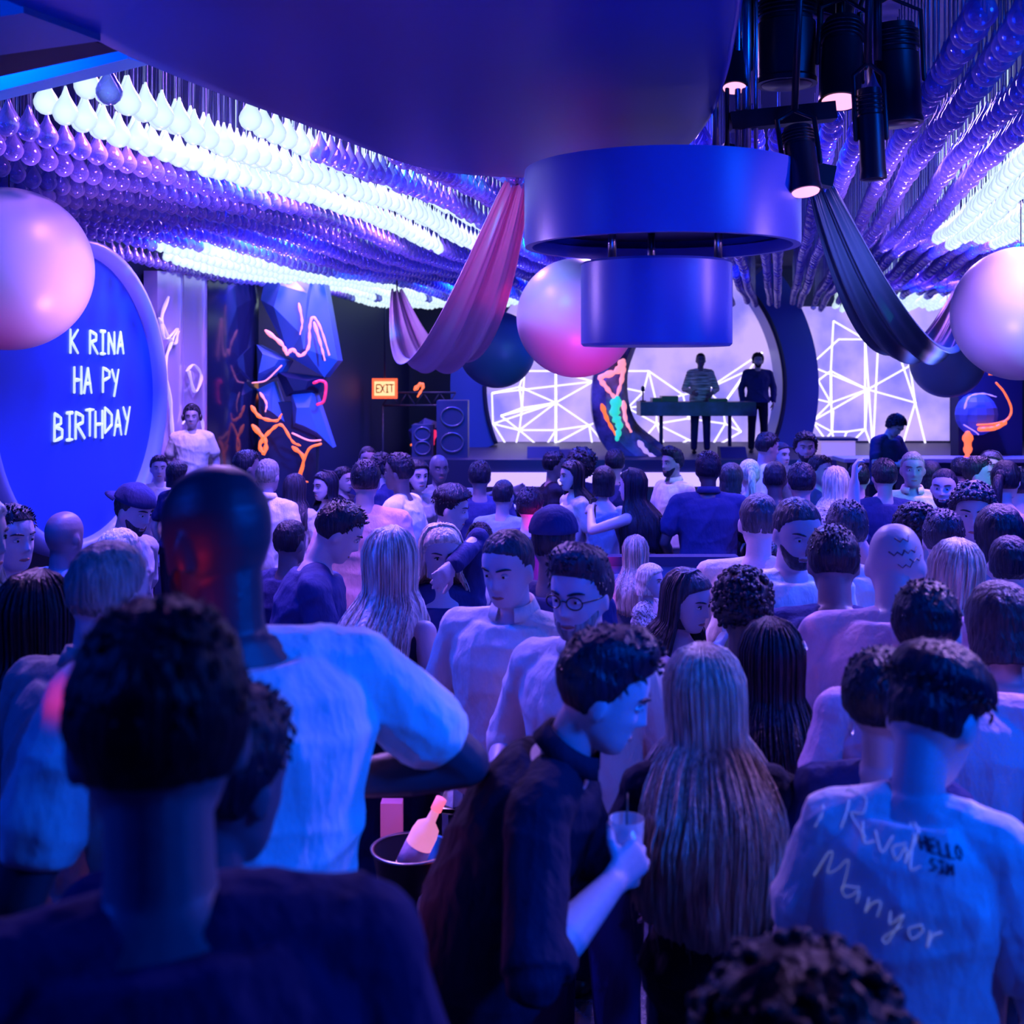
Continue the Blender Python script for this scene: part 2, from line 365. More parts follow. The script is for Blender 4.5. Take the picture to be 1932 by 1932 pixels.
    for sx, at, cu, po, nn in ((1, aL, cL, pL, nL), (-1, aR, cR, pR, nR)):
        S = sp(.445) + Rc @ V((sx * shw, 0, 0)); W = S + V((at[0] * sx, at[1], at[2]))
        pole = V((po[0] * sx, po[1], po[2])) if po else V((sx * .5, .7, -.35))
        E, W = ik(S, W, .285, .25, pole); arms.append((S, E, W))
        ra = .042 if fem else .050
        body.ell(S, (ra * 1.15, ra * 1.15, ra * 1.15))
        body.tube([S, (S + E) / 2, E], [ra * 1.08, ra, ra * .84], 12)
        body.tube([E, E * .6 + W * .4, W], [ra * .84, ra * .86, .027], 12)
        d = (W - E).normalized(); n = V((nn[0] * sx, nn[1], nn[2])) if nn else V((-sx, -.15, .0))
        if abs(n.normalized().dot(d)) > .9: n = V((0, 0, -1))
        grips.append((hand(body, W, d, n, cu, 1, fat), d))
    # place it: scale so that the top of the head reaches the row the photo shows
    extra = {'afro': .06, 'curly': .03, 'quiff': .03, 'short': .013, 'fade': .02, 'long': .014, 'bob': .02, 'crop': .005, 'tied': .012}.get(hair, 0)
    if hat: extra = .04
    topz = max((T @ V((0, yy, .117 - abs(yy) * .35 + extra))).z for yy in (-.07, 0, .07))
    zt = CAMZ - (y - HZ) / s; k = (zt - floor) / topz
    if tall: k = tall
    rz = R(yaw); hx = M.Rotation(rz, 3, 'Z') @ (hcen * k)
    root = empty('person', ((x - 966) / s - hx.x, F / s - hx.y, floor if not tall else zt - topz * k), rz); root.scale = (k, k, k)
    tag(root, label, 'person', group)
    PEOPLE.append(dict(root=root, k=k, T=T, grips=grips, arms=arms, rz=rz, sp=sp, Rt=Rt, hcen=hcen))
    rm(body.obj('body', SK[skin], root), vox)
    # clothes
    sh = B(); inf = .018 if fem else .026
    if top:
        torso(sh, inf, -.10 if not fem else -.02, .45 if fem or sleeve == 'none' else .50, .010)
        if not fem or sleeve in ('short', 'long'):
            for sx in (-1, 1): sh.tube([nb - Rc @ V((sx * -.04, 0, -.0 + .02)), sp(.445) + Rc @ V((sx * shw, 0, .006))], [(.064, .060), (.068, .066)], 12)
        for (S, E, W) in arms:
            if sleeve == 'none': continue
            sh.ell(S, (.068, .068, .068)) if not fem else sh.ell(S, (.057, .057, .057))
            a = .060 if not fem else .052
            e = S + (E - S) * (.62 if sleeve == 'short' else 1.0)
            sh.tube([S, e], [a * 1.08, a * (1.18 if sleeve == 'short' else .95)], 14)
            if sleeve == 'elbow': sh.tube([S, E, E * .85 + W * .15], [a * 1.08, a * 1.05, a], 14)
            if sleeve == 'long': sh.tube([S, E, E * .5 + W * .5, E * .08 + W * .92], [a * 1.08, a * .98, a * .85, a * .72], 14)
        if skirt:
            rr = [(.95, .175, .13), (.86, .19, .15), (.95 - skirt, .21, .17)]
            sh.loft([[V((math.cos(t) * a, math.sin(t) * c, z)) for t in [2 * math.pi * j / 24 for j in range(24)]] for z, a, c in rr])
            sh.loft([[V((math.cos(t) * a, math.sin(t) * c, z)) for t in [2 * math.pi * j / 24 for j in range(24)]] for z, a, c in [(.93, .175, .13), (.99, .17, .125)]])
        so = rm(sh.obj('dress' if skirt else ('shirt' if not fem else 'top'), CL[top], root), vox, 2); PEOPLE[-1]['shirt'] = so
        if collar:
            c = B(); q = nb + Rn @ V((0, .0, .035)); ax = Rn @ V((0, 0, 1)); rings = []
            for (r, z) in ((ncr + .006, .0), (ncr + .009, .028), (ncr + .016, .030), (ncr + .034, -.012), (ncr + .026, -.014), (ncr + .010, -.006)):
                rings.append([q + Rn @ V((math.cos(t) * r, math.sin(t) * r - .004, z + .010 * math.sin(t))) for t in [-1.15 + (2 * math.pi - .8) * j / 28 for j in range(29)]])
            c.loft(rings + [rings[0]], caps=False, closed=False); c.obj('collar', CL[top if not sleevecol else sleevecol], root)
    if bot and not (skirt > .3):
        t = B(); rings = []
        for h, a, c in zip(hs[:4], rx, ry):
            rings.append([P0 + V((math.cos(q) * (a + .014), math.sin(q) * (c + .014), h)) for q in [2 * math.pi * j / 24 for j in range(24)]])
        t.loft(rings)
        for hip, kn, an in legs: t.tube([hip, (hip + kn) / 2, kn, (kn + an) / 2, an + V((0, 0, .01))], [.094, .086, .070, .064, .056], 14)
        rm(t.obj('trousers', CL[bot], root), max(vox, .0085))
    for hip, kn, an in legs:
        t = B(); sx = 1 if an.x > 0 else -1
        t.tube([an + V((0, .028, -.045)), an + V((sx * .01, -.06, -.045)), an + V((sx * .015, -.155, -.058))], [(.043, .038), (.048, .038), (.042, .024)], 12, side=(1, 0, 0)); t.obj('shoe', LEATHER, root)
    # hair
    if hair != 'bald':
        hb = B(); hair_cap(hb, T, hair, seed)
        if hair == 'long': long_hair(hb, T, hlen, seed, vol=vol, strands=220 if s > 700 else (110 if s > 350 else 40), front=1.75 if face else 1.95, lf=lean * .004)
        if hair == 'tied':
            p = T @ V((0, .11, .04)); hb.ell(p, (.035, .03, .035)); q = T @ V((0, .15, .02))
            hb.tube([p, q, q + V((0, .03, -.1)), q + V((0, .02, -.25)), q + V((0, .01, -.33))], [.022, .03, .034, .024, .006], 10)
        PEOPLE[-1]['hair'] = hb.obj('hair', HR[hc], root)
    if beard:
        bb = B(); rings = []
        for z in HZS[:24]:
            ring = []
            for j in range(64):
                th = 2 * math.pi * j / 64; c = math.cos(th); xx = abs(headpt(th, z, 0).x)
                m = sm(z, -.03 - .03 * sm(c, .2, .9), -.045 - .03 * sm(c, .2, .9)) * sm(c, .0, .2)
                if xx < .024 and abs(z + .076) < .009 and c > 0: m *= .2
                ring.append(T @ headpt(th, z, .005 * m - .008 * (1 - m) + .002 * noise.noise(V((th * 9, z * 150, seed))) * m))
            rings.append(ring)
        bb.loft(rings); bb.obj('beard', HR[beard], root)
    if face:
        for sx in (-1, 1):
            e = B(); c = T @ V((sx * .031, -.0735, -.004)); e.ell(c, (.0125, .0125, .0062), Rh, 12, 8); eo = e.obj('eye', EYEW, root)
            i = B(); i.ell(T @ V((sx * .031, -.0835, -.004)), (.0056, .0042, .0052), Rh, 10, 6); i.obj('iris', EYED, eo)
            ld = B(); ld.tube([T @ V((sx * (.031 + q * .013), -.0845 + abs(q) * .006, .0035 - q * q * .0045)) for q in (-1, -.5, 0, .5, 1)], [.0018, .0032, .0036, .0032, .0018], 8); ld.obj('eyelid', EYED if fem else SK[skin], eo)
            bw = B(); pts = [T @ (headpt(sx * a, .018 + .005 * math.sin(i2 / 5 * 3.1), .002)) for i2, a in enumerate((.16, .28, .4, .52, .64, .74))]
            bw.tube(pts, [.003, .0042, .0044, .004, .003, .0015], 6); bw.obj('eyebrow', HR['brown' if hc in ('blond', 'light', 'grey') else 'black'], root)
        lp = B(); lp.tube([T @ headpt(a, -.076 + dz, .0012) for a, dz in ((-.32, 0), (-.18, .001), (0, .0), (.18, .001), (.32, 0))], [(.002, .002), (.004, .0058), (.0045, .0075), (.004, .0058), (.002, .002)], 8, side=(0, 1, 0))
        lp.obj('lips', LIP, root)
    if glasses:
        g = B()
        for sx in (-1, 1):
            pts = [T @ V((sx * .034 + math.cos(a) * .024, -.099 + abs(sx * .034 + math.cos(a) * .024) * .12, -.004 + math.sin(a) * .018)) for a in [2 * math.pi * j / 18 for j in range(19)]]
            g.tube(pts, [.0022] * 19, 6); g.tube([T @ V((sx * .058, -.092, 0)), T @ V((sx * .078, -.05, .0)), T @ V((sx * .080, .01, -.004))], [.0018] * 3, 6)
        g.tube([T @ V((-.011, -.100, .0)), T @ V((0, -.104, .003)), T @ V((.011, -.100, 0))], [.002] * 3, 6)
        g.obj('spectacles', GLASSF, root)
    if hat:
        h = B(); sgn = -1 if hat[0] == 'f' else 1; rings = []
        for (z, o) in ((.035, .014), (.05, .019), (.075, .021), (.095, .021), (.110, .020), (.117, .022)):
            rings.append([T @ headpt(2 * math.pi * j / 40, z, o, face=False) for j in range(40)])
        h.loft(rings)
        hob = h.obj('cap', CL[hat[1:]], root)
        v = B(); top_, bot_ = [], []
        for i in range(13):
            a = -1.05 + 2.1 * i / 12; r0 = headpt(a if sgn < 0 else math.pi + a, .042, .012, face=False)
            out = V((r0.x * 1.05, r0.y + sgn * .072 * math.cos(a * 1.3), .034 - .004 * abs(a)))
            top_.append([T @ r0, T @ ((r0 + out) / 2 + V((0, 0, .005))), T @ out]); bot_.append([T @ (p - V((0, 0, .004))) for p in (r0, (r0 + out) / 2 + V((0, 0, .005)), out)])
        v.loft([a + b[::-1] for a, b in zip(top_, bot_)]); v.obj('visor', CL[hat[1:]], hob)
    return PEOPLE[-1]
PEOPLE = []
RISER, RISER_Y = .2, 3.05
def wpt(P, p):
    "local point of a person -> world"
    r = P['root']; return V(r.location) + M.Rotation(P['rz'], 3, 'Z') @ (V(p) * P['k'])
def wrinkle(me, seed):
    "folds of the cloth: ridges that run down from the shoulders and gather at the waist"
    n = len(me.vertices); co = np.empty(n * 3); no = np.empty(n * 3); me.vertices.foreach_get('co', co); me.vertices.foreach_get('normal', no); co = co.reshape(-1, 3); no = no.reshape(-1, 3)
    x, y, z = co.T; r = np.random.RandomState(seed); d = np.zeros(n)
    for k in range(7):
        a, b_, c = r.uniform(-14, 14, 3); c *= 1.6 if k > 3 else .6; ph = r.uniform(0, 6, 2); q = np.sin(a * x + b_ * y + c * z + ph[0] + 1.3 * np.sin(9 * z + 5 * x + ph[1])); d += (1 - np.abs(q)) ** 3 * r.uniform(.5, 1)
    d = d * .0050 - .0012; co += no * d[:, None]; me.vertices.foreach_set('co', co.ravel()); me.update()
def bake():
    dg = bpy.context.evaluated_depsgraph_get()
    res = []
    for o in REMESH: res.append((o, bpy.data.meshes.new_from_object(o.evaluated_get(dg))))
    for o, me in res:
        mt = o.data.materials[0]; o.modifiers.clear(); me.materials.clear(); me.materials.append(mt); me.shade_smooth(); me.name = o.name; o.data = me
        if o.name.split('.')[0] in ('shirt', 'top', 'dress') and len(me.vertices) > 6000: wrinkle(me, len(o.name) + len(me.vertices) % 97)
# ------------------------------------------------------------------ the room
DARK = mat('dark_paint', (.008, .016, .09), .6); FLOORM = mat('club_floor', (.03, .03, .045), .25, bump=.15, bscale=6, var=.2)
STAGEM = mat('stage_black', (.03, .035, .09), .5); GLOSS = mat('mirror_panel', (.6, .52, .9), .18, metal=.45, bump=.04, bscale=1.2, stretch=(1, 1, .3))
def rbox(name, x0, x1, y0, y1, z0, z1, m, parent=None):
    b = B(); b.box(((x0 + x1) / 2, (y0 + y1) / 2, (z0 + z1) / 2), (x1 - x0, y1 - y0, z1 - z0)); return b.obj(name, m, parent, smooth=False)
def ubox(name, u0, u1, y0, y1, z0, z1, m, parent=None):
    "box whose long sides follow the room's axis"
    b = B(); c = [(ub(u, y), y) for u, y in ((u0, y0), (u1, y0), (u1, y1), (u0, y1))]
    b.loft([[V((x, y, z)) for x, y in c] for z in (z0, z1)]); return b.obj(name, m, parent, smooth=False)
struct(rbox('floor', -9, 14, -3, 23, -.2, 0, FLOORM), 'dark polished club floor under the crowd')
struct(rbox('floor_riser', -7, 5, -2.9, 3.05, 0, .2, FLOORM), 'low dark riser at the near end of the room')
struct(rbox('wall_back', -3.5, 13, 22.2, 22.5, 0, 4.5, DARK), 'dark back wall behind the stage')
struct(ubox('wall_left', -7.3, -7.0, -2, 22.3, 0, 4.5, DARK), 'dark left wall')
struct(ubox('wall_right', 7.6, 7.9, -2, 22.3, 0, 4.5, DARK), 'dark right wall')
struct(rbox('ceiling', -9, 14, 2.6, 23, 4.35, 4.5, mat('ceiling_dark', (.02, .03, .10), .6)), 'dark ceiling slab above the glass globes')
# canopy: rounded soffit hanging low over the near end
CAN = mat('canopy_navy', (.002, .03, .30), .35, bump=.03, bscale=3)
def at_z(px, py, z): y = F * (z - CAMZ) / (HZ - py); return V(((px - 966) * y / F, y, z))
outl = catmull([at_z(*p, 3.42) for p in [(120, 58), (235, 112), (400, 178), (560, 236), (700, 290), (800, 322), (920, 336), (1050, 338), (1180, 326), (1280, 296), (1338, 240), (1372, 165), (1392, 80), (1406, 10), (1412, -60), (1416, -160)]], 5)
outl += [V((.62, 1.9, 3.42)), V((-1.3, 1.9, 3.42)), V((-1.6, 2.6, 3.42))]
b = B(); cc = sum(outl, V()) / len(outl)
rings = []
for sc_, z in ((.2, 3.42), (.9, 3.42), (.965, 3.42), (.985, 3.432), (.997, 3.46), (1, 3.5), (1, 3.9), (.9, 3.9)):
    rings.append([V((cc.x + (p.x - cc.x) * sc_, cc.y + (p.y - cc.y) * sc_, z)) for p in outl])
b.loft(rings); can = b.obj('canopy', CAN); b = B()
tag(can, 'big smooth dark blue rounded canopy hanging low over the near end of the ceiling', 'canopy')
TRIMB = mat('trim_blue', (.25, .35, .6), .45); 
def beam(name, a, c, wd, h, m, label):
    a, c = V(a), V(c); d = (c - a).normalized(); n = V((-d.y, d.x, 0)); b = B()
    b.loft([[p - n * wd / 2, p + n * wd / 2, p + n * wd / 2 + V((0, 0, h)), p - n * wd / 2 + V((0, 0, h))] for p in (a, c)]); o = b.obj(name, m, smooth=False); return struct(o, label)
beam('trim_1', at_z(-260, 245, 3.55), at_z(262, 116, 3.55), .10, .5, mat('led_edge', (.1, .25, .6), .5, emit=(.0, .12, .75), es=.25), 'pale blue fascia edge in front of the glass globes')  # fascia is no lamp; its emission imitates blue light falling on it
beam('trim_2', at_z(-200, 100, 3.4), at_z(120, 52, 3.4), .3, .3, mat('trim_mid', (.08, .12, .3), .4), 'blue step of the ceiling at the top left corner')
beam('trim_3', at_z(-200, 165, 3.47), at_z(180, 80, 3.47), .22, .3, mat('trim_dark', (.008, .006, .02), .6), 'dark step of the ceiling between the blue ones')
# ------------------------------------------------------------------ glass globes of the ceiling
gm = mat('globe_glass', (.55, .48, .85), .14, spec=1.0); 
nt = gm.node_tree; pb = nt.nodes['Principled BSDF']; lw = nt.nodes.new('ShaderNodeLayerWeight'); lw.inputs[0].default_value = .45
tr = nt.nodes.new('ShaderNodeBsdfTransparent'); tr.inputs[0].default_value = (.55, .6, 1, 1); mx = nt.nodes.new('ShaderNodeMixShader')
mr = nt.nodes.new('ShaderNodeMapRange'); mr.inputs[3].default_value = .30; mr.inputs[4].default_value = .95
nt.links.new(lw.outputs['Facing'], mr.inputs[0]); nt.links.new(mr.outputs[0], mx.inputs[0]); nt.links.new(tr.outputs[0], mx.inputs[1]); nt.links.new(pb.outputs[0], mx.inputs[2]); nt.links.new(mx.outputs[0], nt.nodes['Material Output'].inputs[0])
pb.inputs['Metallic'].default_value = .35
GLIT = mat('globe_lit', (.06, .08, .12), .3, emit=(.66, .86, 1), es=1.0)
nt = GLIT.node_tree; pb = nt.nodes['Principled BSDF']; lw = nt.nodes.new('ShaderNodeLayerWeight'); lw.inputs[0].default_value = .4
mr = nt.nodes.new('ShaderNodeMapRange'); mr.inputs[3].default_value = 1.12; mr.inputs[4].default_value = .42; nt.links.new(lw.outputs['Facing'], mr.inputs[0]); nt.links.new(mr.outputs[0], pb.inputs['Emission Strength'])
RODM = mat('globe_rod', (.25, .25, .4), .3, metal=.6)
GP = [(.004, -.056), (.024, -.050), (.043, -.034), (.053, -.012), (.054, .006), (.046, .028), (.032, .050), (.018, .075), (.009, .10), (.005, .115)]
globes = []
DC = PT(150, 748, 208); nrm = V((math.cos(R(-12)) * .985, math.sin(R(-12)), 0)).normalized()
rg = random.Random(4)
i = 0; u = -6.75
while u < 7.2:
    if i % 3 != 2:
        y = 3.7 + (.065 if i % 2 else 0)
        while y < 21.2:
            X = ub(u, y); px = 966 + F * X / y
            z = 3.55 + .035 * math.sin(y * 1.1 + u * .6) + (.05 if i % 3 == 0 else 0) + rg.uniform(-.012, .012)
            ok = -120 < px < 2050
            if X < .3 and y < 4.55 + (-1.4 - X) * .75: ok = False
            if X < .95 and y < 6.3 and X > -1.6 + (y - 4.0) * .45 - .25: ok = False        # under the canopy
            if .2 < X < 1.5 and y < 5.6: ok = False                                           # the drum and spotlights hang here
            if y > 20.35 and abs(X - 2.16) < 3.3: ok = False                                  # the ring stands here
            if abs((X - DC.x) * nrm.x + (y - DC.y) * nrm.y) < .22 and abs(y - DC.y) < 1.5: ok = False
            lit = (-3.25 < u < -2.35 and 4.8 < y < 10.8) or (-6.5 < u < -5.15 and 11 < y < 18) or (1.35 < u < 2.55 and 6 < y < 10.6) or (y > 18.3 and (X < 1.0 or X > 5.6))
            if ok: globes.append((X + rg.uniform(-.006, .006), y, z, lit, px))
            y += .14
    i += 1; u += .13
globes.sort(key=lambda g: g[1])
vis = [g for g in globes if -20 < g[4] < 1952 and HZ - F * (g[2] - CAMZ) / g[1] > -10]
near = vis[:300]; ns_ = set(id(g) for g in near)
gb = B(); gb.lathe(GP, seg=16); g0 = gb.obj('glass_globe', gm); gbl = B(); gbl.lathe(GP, seg=16); g1 = gbl.obj('glass_globe', GLIT)
rb = B(); rb.cyl((0, 0, .11), (0, 0, .8), .004, 6); r0 = rb.obj('rod', RODM); 
first = {False: g0, True: g1}; used = {False: False, True: False}
for g in near:
    lit = g[3]
    if not used[lit]: o = first[lit]; used[lit] = True
    else: o = first[lit].copy(); COL.objects.link(o)
    o.location = g[:3]
    tag(o, 'lit white glass globe in one of the glowing bands of the ceiling' if lit else 'unlit teardrop glass globe hanging on a rod near the front of the ceiling', 'glass globe', 'lit glass globes of the ceiling' if lit else 'unlit glass globes of the ceiling')
    r = r0.copy(); COL.objects.link(r); r.parent = o
bpy.data.objects.remove(r0)
for k_, o in first.items():
    if not used[k_]: bpy.data.objects.remove(o)
for lit in (False, True):
    vs = []; fs = []; seg = 9; prof = [GP[k] for k in (0, 2, 3, 5, 7, 9)]
    base = [(r * math.cos(2 * math.pi * j / seg), r * math.sin(2 * math.pi * j / seg), z) for r, z in prof for j in range(seg)]
    bf = [(a * seg + j, a * seg + (j + 1) % seg, (a + 1) * seg + (j + 1) % seg, (a + 1) * seg + j) for a in range(len(prof) - 1) for j in range(seg)]
    nb0 = len(base); base += [(math.cos(t) * .004, math.sin(t) * .004, zz) for zz in (.1, .8) for t in (0, 2.1, 4.2)]
    bf += [(nb0 + j, nb0 + (j + 1) % 3, nb0 + 3 + (j + 1) % 3, nb0 + 3 + j) for j in range(3)]
    bn = np.array(base); sel = [g for g in globes if g[3] == lit and id(g) not in ns_]
    allv = (bn[None] + np.array([g[:3] for g in sel])[:, None]).reshape(-1, 3)
    allf = (np.array(bf)[None] + (np.arange(len(sel)) * len(base))[:, None, None]).reshape(-1, 4)
    me = bpy.data.meshes.new('glass_globes'); me.from_pydata(allv.tolist(), [], allf.tolist()); me.materials.append(GLIT if lit else gm); me.shade_smooth()
    o = bpy.data.objects.new('glass_globes', me); COL.objects.link(o)
    tag(o, 'mass of glowing white glass globes further down the ceiling' if lit else 'mass of dim violet glass globes covering the rest of the ceiling', 'glass globes', kind='stuff')
# ------------------------------------------------------------------ stage, screens, ring
S0 = 17.6
st = struct(rbox('stage_platform', -1.6, 12.5, S0, 22.2, 0, 1.06, STAGEM), 'dark raised stage across the back of the room')
ls = rbox('light_strip', -.4, 5.2, S0 - .04, S0, .66, .87, mat('stage_strip', (.6, .5, .8), .5, emit=(.62, .42, 1), es=.95)); tag(ls, 'long lavender light strip along the stage front', 'light strip')
SCR = mat('led_screen', (.1, .1, .1), .5, emit=(.50, .33, 1), es=.80)
nt = SCR.node_tree; pb = nt.nodes['Principled BSDF']; tc = nt.nodes.new('ShaderNodeTexCoord'); n = nt.nodes.new('ShaderNodeTexNoise'); n.inputs['Scale'].default_value = .9; n.inputs['Detail'].default_value = 5
rp = nt.nodes.new('ShaderNodeValToRGB'); e = rp.color_ramp.elements; e[0].position = .36; e[0].color = (.26, .22, .98, 1); e[1].position = .60; e[1].color = (.64, .46, 1, 1)
nt.links.new(tc.outputs['Object'], n.inputs['Vector']); nt.links.new(n.outputs['Fac'], rp.inputs[0]); nt.links.new(rp.outputs[0], pb.inputs['Emission Color'])
LINE = mat('led_line', (.8, .8, .8), .5, emit=(.80, .74, 1), es=1.35)
def disc_arc(r, cz, zmin, n=72):
    out = [];
    for k in range(n):
        a = 2 * math.pi * k / n; out.append((r * math.cos(a), min(4.33, max(zmin, cz + r * math.sin(a)))))
    return out
RC = PT(1194, 728, F / 20.8)
scr = empty('led_screen', (RC.x, 21.9, 0)); b = B(); p = disc_arc(2.95, RC.z, 1.07)
b.loft([[V((x, dy, z)) for x, z in p] for dy in (0, .12)]); b.obj('panel', SCR, scr, smooth=False)
tag(scr, 'round lavender screen with a web of white lines inside the big ring', 'screen')
scr2 = empty('led_screen', (0, 21.7, 0)); X0, X1 = (1500 - 966) / 101.4, (1792 - 966) / 101.4
b = B(); b.box(((X0 + X1) / 2, .06, 2.35), (X1 - X0, .12, 2.5)); b.obj('panel', SCR, scr2, smooth=False)
tag(scr2, 'tall lavender screen with white lines to the right of the big ring', 'screen')
def web(parent, pts, links, w_=.035, x0=0):
    b = B()
    for a, c in links:
        a, c = pts[a], pts[c]; p, q = V((a[0] - x0, -.02, a[1])), V((c[0] - x0, -.02, c[1])); d = (q - p).normalized(); nn = V((-d.z, 0, d.x)) * w_ / 2
        b.loft([[p - nn, p + nn, p + nn + V((0, .03, 0)), p - nn + V((0, .03, 0))], [q - nn, q + nn, q + nn + V((0, .03, 0)), q - nn + V((0, .03, 0))]])
    b.obj('light_line', LINE, parent, smooth=False)
def wp(px, py, y=21.8): s = F / y; return ((px - 966) / s, CAMZ - (py - HZ) / s)
L1 = [(928, 742), (1049, 700), (1049, 760), (1120, 720), (980, 730), (945, 785), (980, 812), (1049, 812), (1112, 803), (1025, 850), (1045, 870), (968, 860), (1049, 870), (1185, 770), (1240, 800), (1300, 830), (1300, 790), (1215, 830),
      (1225, 700), (1290, 745), (1370, 800), (1365, 765), (1400, 815), (1340, 850), (1335, 735), (1440, 665), (1410, 700), (1240, 762), (1165, 865), (1260, 855), (1215, 740), (930, 800), (1120, 850), (1140, 700), (990, 700), (985, 770)]
k1 = [(0, 3), (4, 2), (2, 3), (5, 2), (31, 2), (5, 6), (6, 7), (7, 8), (6, 9), (6, 11), (8, 9), (9, 10), (1, 12), (2, 6), (13, 14), (14, 15), (14, 16), (14, 17), (14, 27), (18, 27), (18, 19), (19, 24), (24, 25), (20, 21), (20, 22), (20, 23), (17, 28), (14, 29), (16, 20), (30, 3), (8, 13), (8, 32), (6, 31), (35, 2), (34, 4), (33, 3), (26, 24), (15, 29)]
def knn(P_, ks, n=3):
    out = set(tuple(sorted(k)) for k in ks)
    for i in range(len(P_)):
        for j in sorted(range(len(P_)), key=lambda j: math.dist(P_[i], P_[j]))[2:2 + n]: out.add(tuple(sorted((i, j))))
    return sorted(out)
L1 = [q for q in L1]
web(scr, [wp(*q) for q in L1], knn(L1, k1, 2), .030, RC.x)
rng = random.Random(8)
L2 = [(1585, 640), (1570, 700), (1530, 690), (1640, 735), (1635, 640), (1650, 850), (1570, 760), (1535, 795), (1575, 775), (1720, 690), (1635, 810), (1572, 815), (1560, 830), (1600, 815), (1585, 860), (1510, 745), (1690, 640), (1730, 760), (1700, 860), (1515, 850), (1575, 605), (1740, 620), (1750, 840), (1660, 640)]
k2 = [(20, 1), (1, 11), (2, 3), (1, 3), (0, 2), (2, 6), (6, 3), (3, 9), (3, 7), (7, 11), (11, 12), (12, 19), (11, 13), (13, 10), (4, 10), (23, 5), (4, 5), (10, 14), (13, 14), (15, 1), (16, 17), (3, 17), (17, 18), (0, 4), (4, 16), (16, 9), (21, 9), (17, 22), (6, 15)]
web(scr2, [wp(*q, 21.6) for q in L2], knn(L2, k2, 1), .028)
# ring
RING = mat('ring_blue', (.04, .10, .55), .35)
rt = empty('arch_ring', (RC.x, 20.8, 0)); b = B(); a0 = math.asin((1.07 - RC.z) / 3.2)
ri, ro = 2.62, 3.24
A0 = math.asin((1.08 - RC.z) / ri) + .02; A1 = math.asin((4.32 - RC.z) / ro); n = 40
for fl in (1, -1):
    b = B(); aa = [A0 + (A1 - A0) * k / n for k in range(n + 1)]
    b.loft([[V((fl * r * math.cos(a), dy, RC.z + r * math.sin(a))) for r, dy in ((ri, -.3), (ro, -.3), (ro, .5), (ri, .5))] for a in aa]); o = b.obj('curved_side', RING, rt); edge_split(o)
    b = B(); b.loft([[V((fl * r * math.cos(a), dy, RC.z + r * math.sin(a))) for r, dy in ((ri - .02, -.34), (ri + .05, -.34), (ri + .05, -.29), (ri - .02, -.29))] for a in aa]); b.obj('inner_lip', DARK, o)
tag(rt, 'huge dark blue ring standing on the stage around the round screen', 'ring')
# DJ booth
dj = empty('dj_booth', PT(1312, 762, F / 18.7)); dj.location.z = 1.06; w2 = 215 / (F / 18.7)
b = B(); b.box((0, 0, .74), (w2, .6, .22)); edge_split(b.obj('table_top', mat('booth_panel', (.04, .05, .16), .4, var=.6, bump=.1, bscale=3), dj)); 
for sx in (-1, 1):
    b = B(); b.cyl((sx * .55, 0, 0), (sx * .55, 0, .64), .03); b.obj('leg', DARK, dj)
tag(dj, 'long dark table of the music booth on the stage', 'booth')
for px, w_, h in ((1237, .14, .06), (1262, .26, .09), (1352, .3, .05)):
    q = PT(px, 745, F / 18.7); o = rbox('mixer', q.x - w_ / 2, q.x + w_ / 2, 18.55, 18.85, 1.911, 1.911 + h, mat('mixer_black', (.02, .02, .03), .3)); tag(o, {1237: 'small black box at the left end of the booth table', 1262: 'taller black player on the booth table left of the striped jacket', 1352: 'flat black mixer on the booth table by the dark-shirted man'}[px], 'music player')
b = B(); q = PT(1213, 745, F / 18.7); b.lathe([(.05, 0), (.05, .015), (.012, .02), (.012, .16), (.03, .17), (.03, .23), (.01, .25)], (q.x, 18.7, 1.911), 14); tag(b.obj('microphone', DARK), 'small microphone standing at the left edge of the booth table', 'microphone')
for px, w_, h, lb in ((1025, .5, .16, 'low black stage monitor left of the afro haired person'), (1062, .3, .12, 'smaller black stage monitor right of the low wide one'), (1380, .4, .16, 'black stage monitor by the legs of the men in the booth')):
    q = PT(px, 860, F / 18.2); b = B(); b.loft([[V((x, y, z)) for y, z in ((-.15, 0), (.2, 0), (.2, h), (0, h))] for x in (-w_ / 2, w_ / 2)]); tag(b.obj('stage_monitor', DARK, smooth=False, loc=(q.x, 18.1, 1.06)), lb, 'stage monitor')
# speaker stack and dark gear left of the ring
for (x0, x1, y0, y1, yy, lb, nm) in ((826, 884, 755, 868, 18.3, 'tall dark loudspeaker cabinet on the stage left of the big ring', 'loudspeaker'), (780, 820, 800, 868, 18.6, 'short dark loudspeaker beside the tall cabinet', 'loudspeaker')):
    s = F / yy; a = wp(x0, y0, yy); c = wp(x1, y1, yy); o = empty(nm, ((a[0] + c[0]) / 2, yy, 1.06)); hh = a[1] - 1.06; ww = c[0] - a[0]
    b = B(); b.box((0, 0, hh / 2), (ww, .6, hh)); b.obj('cabinet', mat('cabinet_blue', (.04, .05, .14), .5), o, smooth=False)
    for k in range(2):
        b = B(); b.tube([V((math.cos(t) * ww * .36, -.31, hh * (.27 + .45 * k) + math.sin(t) * ww * .30)) for t in [2 * math.pi * j / 24 for j in range(25)]], [.012] * 25, 6); b.obj('cone_rim', RODM, o)
    tag(o, lb, 'loudspeaker')
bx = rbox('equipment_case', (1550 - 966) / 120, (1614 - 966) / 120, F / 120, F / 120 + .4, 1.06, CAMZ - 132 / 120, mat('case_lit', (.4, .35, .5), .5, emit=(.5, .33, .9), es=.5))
tag(bx, 'pale lilac equipment case with a dark lid on the right of the stage', 'case')
b = B(); b.box(((1582 - 966) / 120, F / 120 + .2, CAMZ - 129 / 120), (.6, .46, .04)); b.obj('lid', DARK, bx, smooth=False)
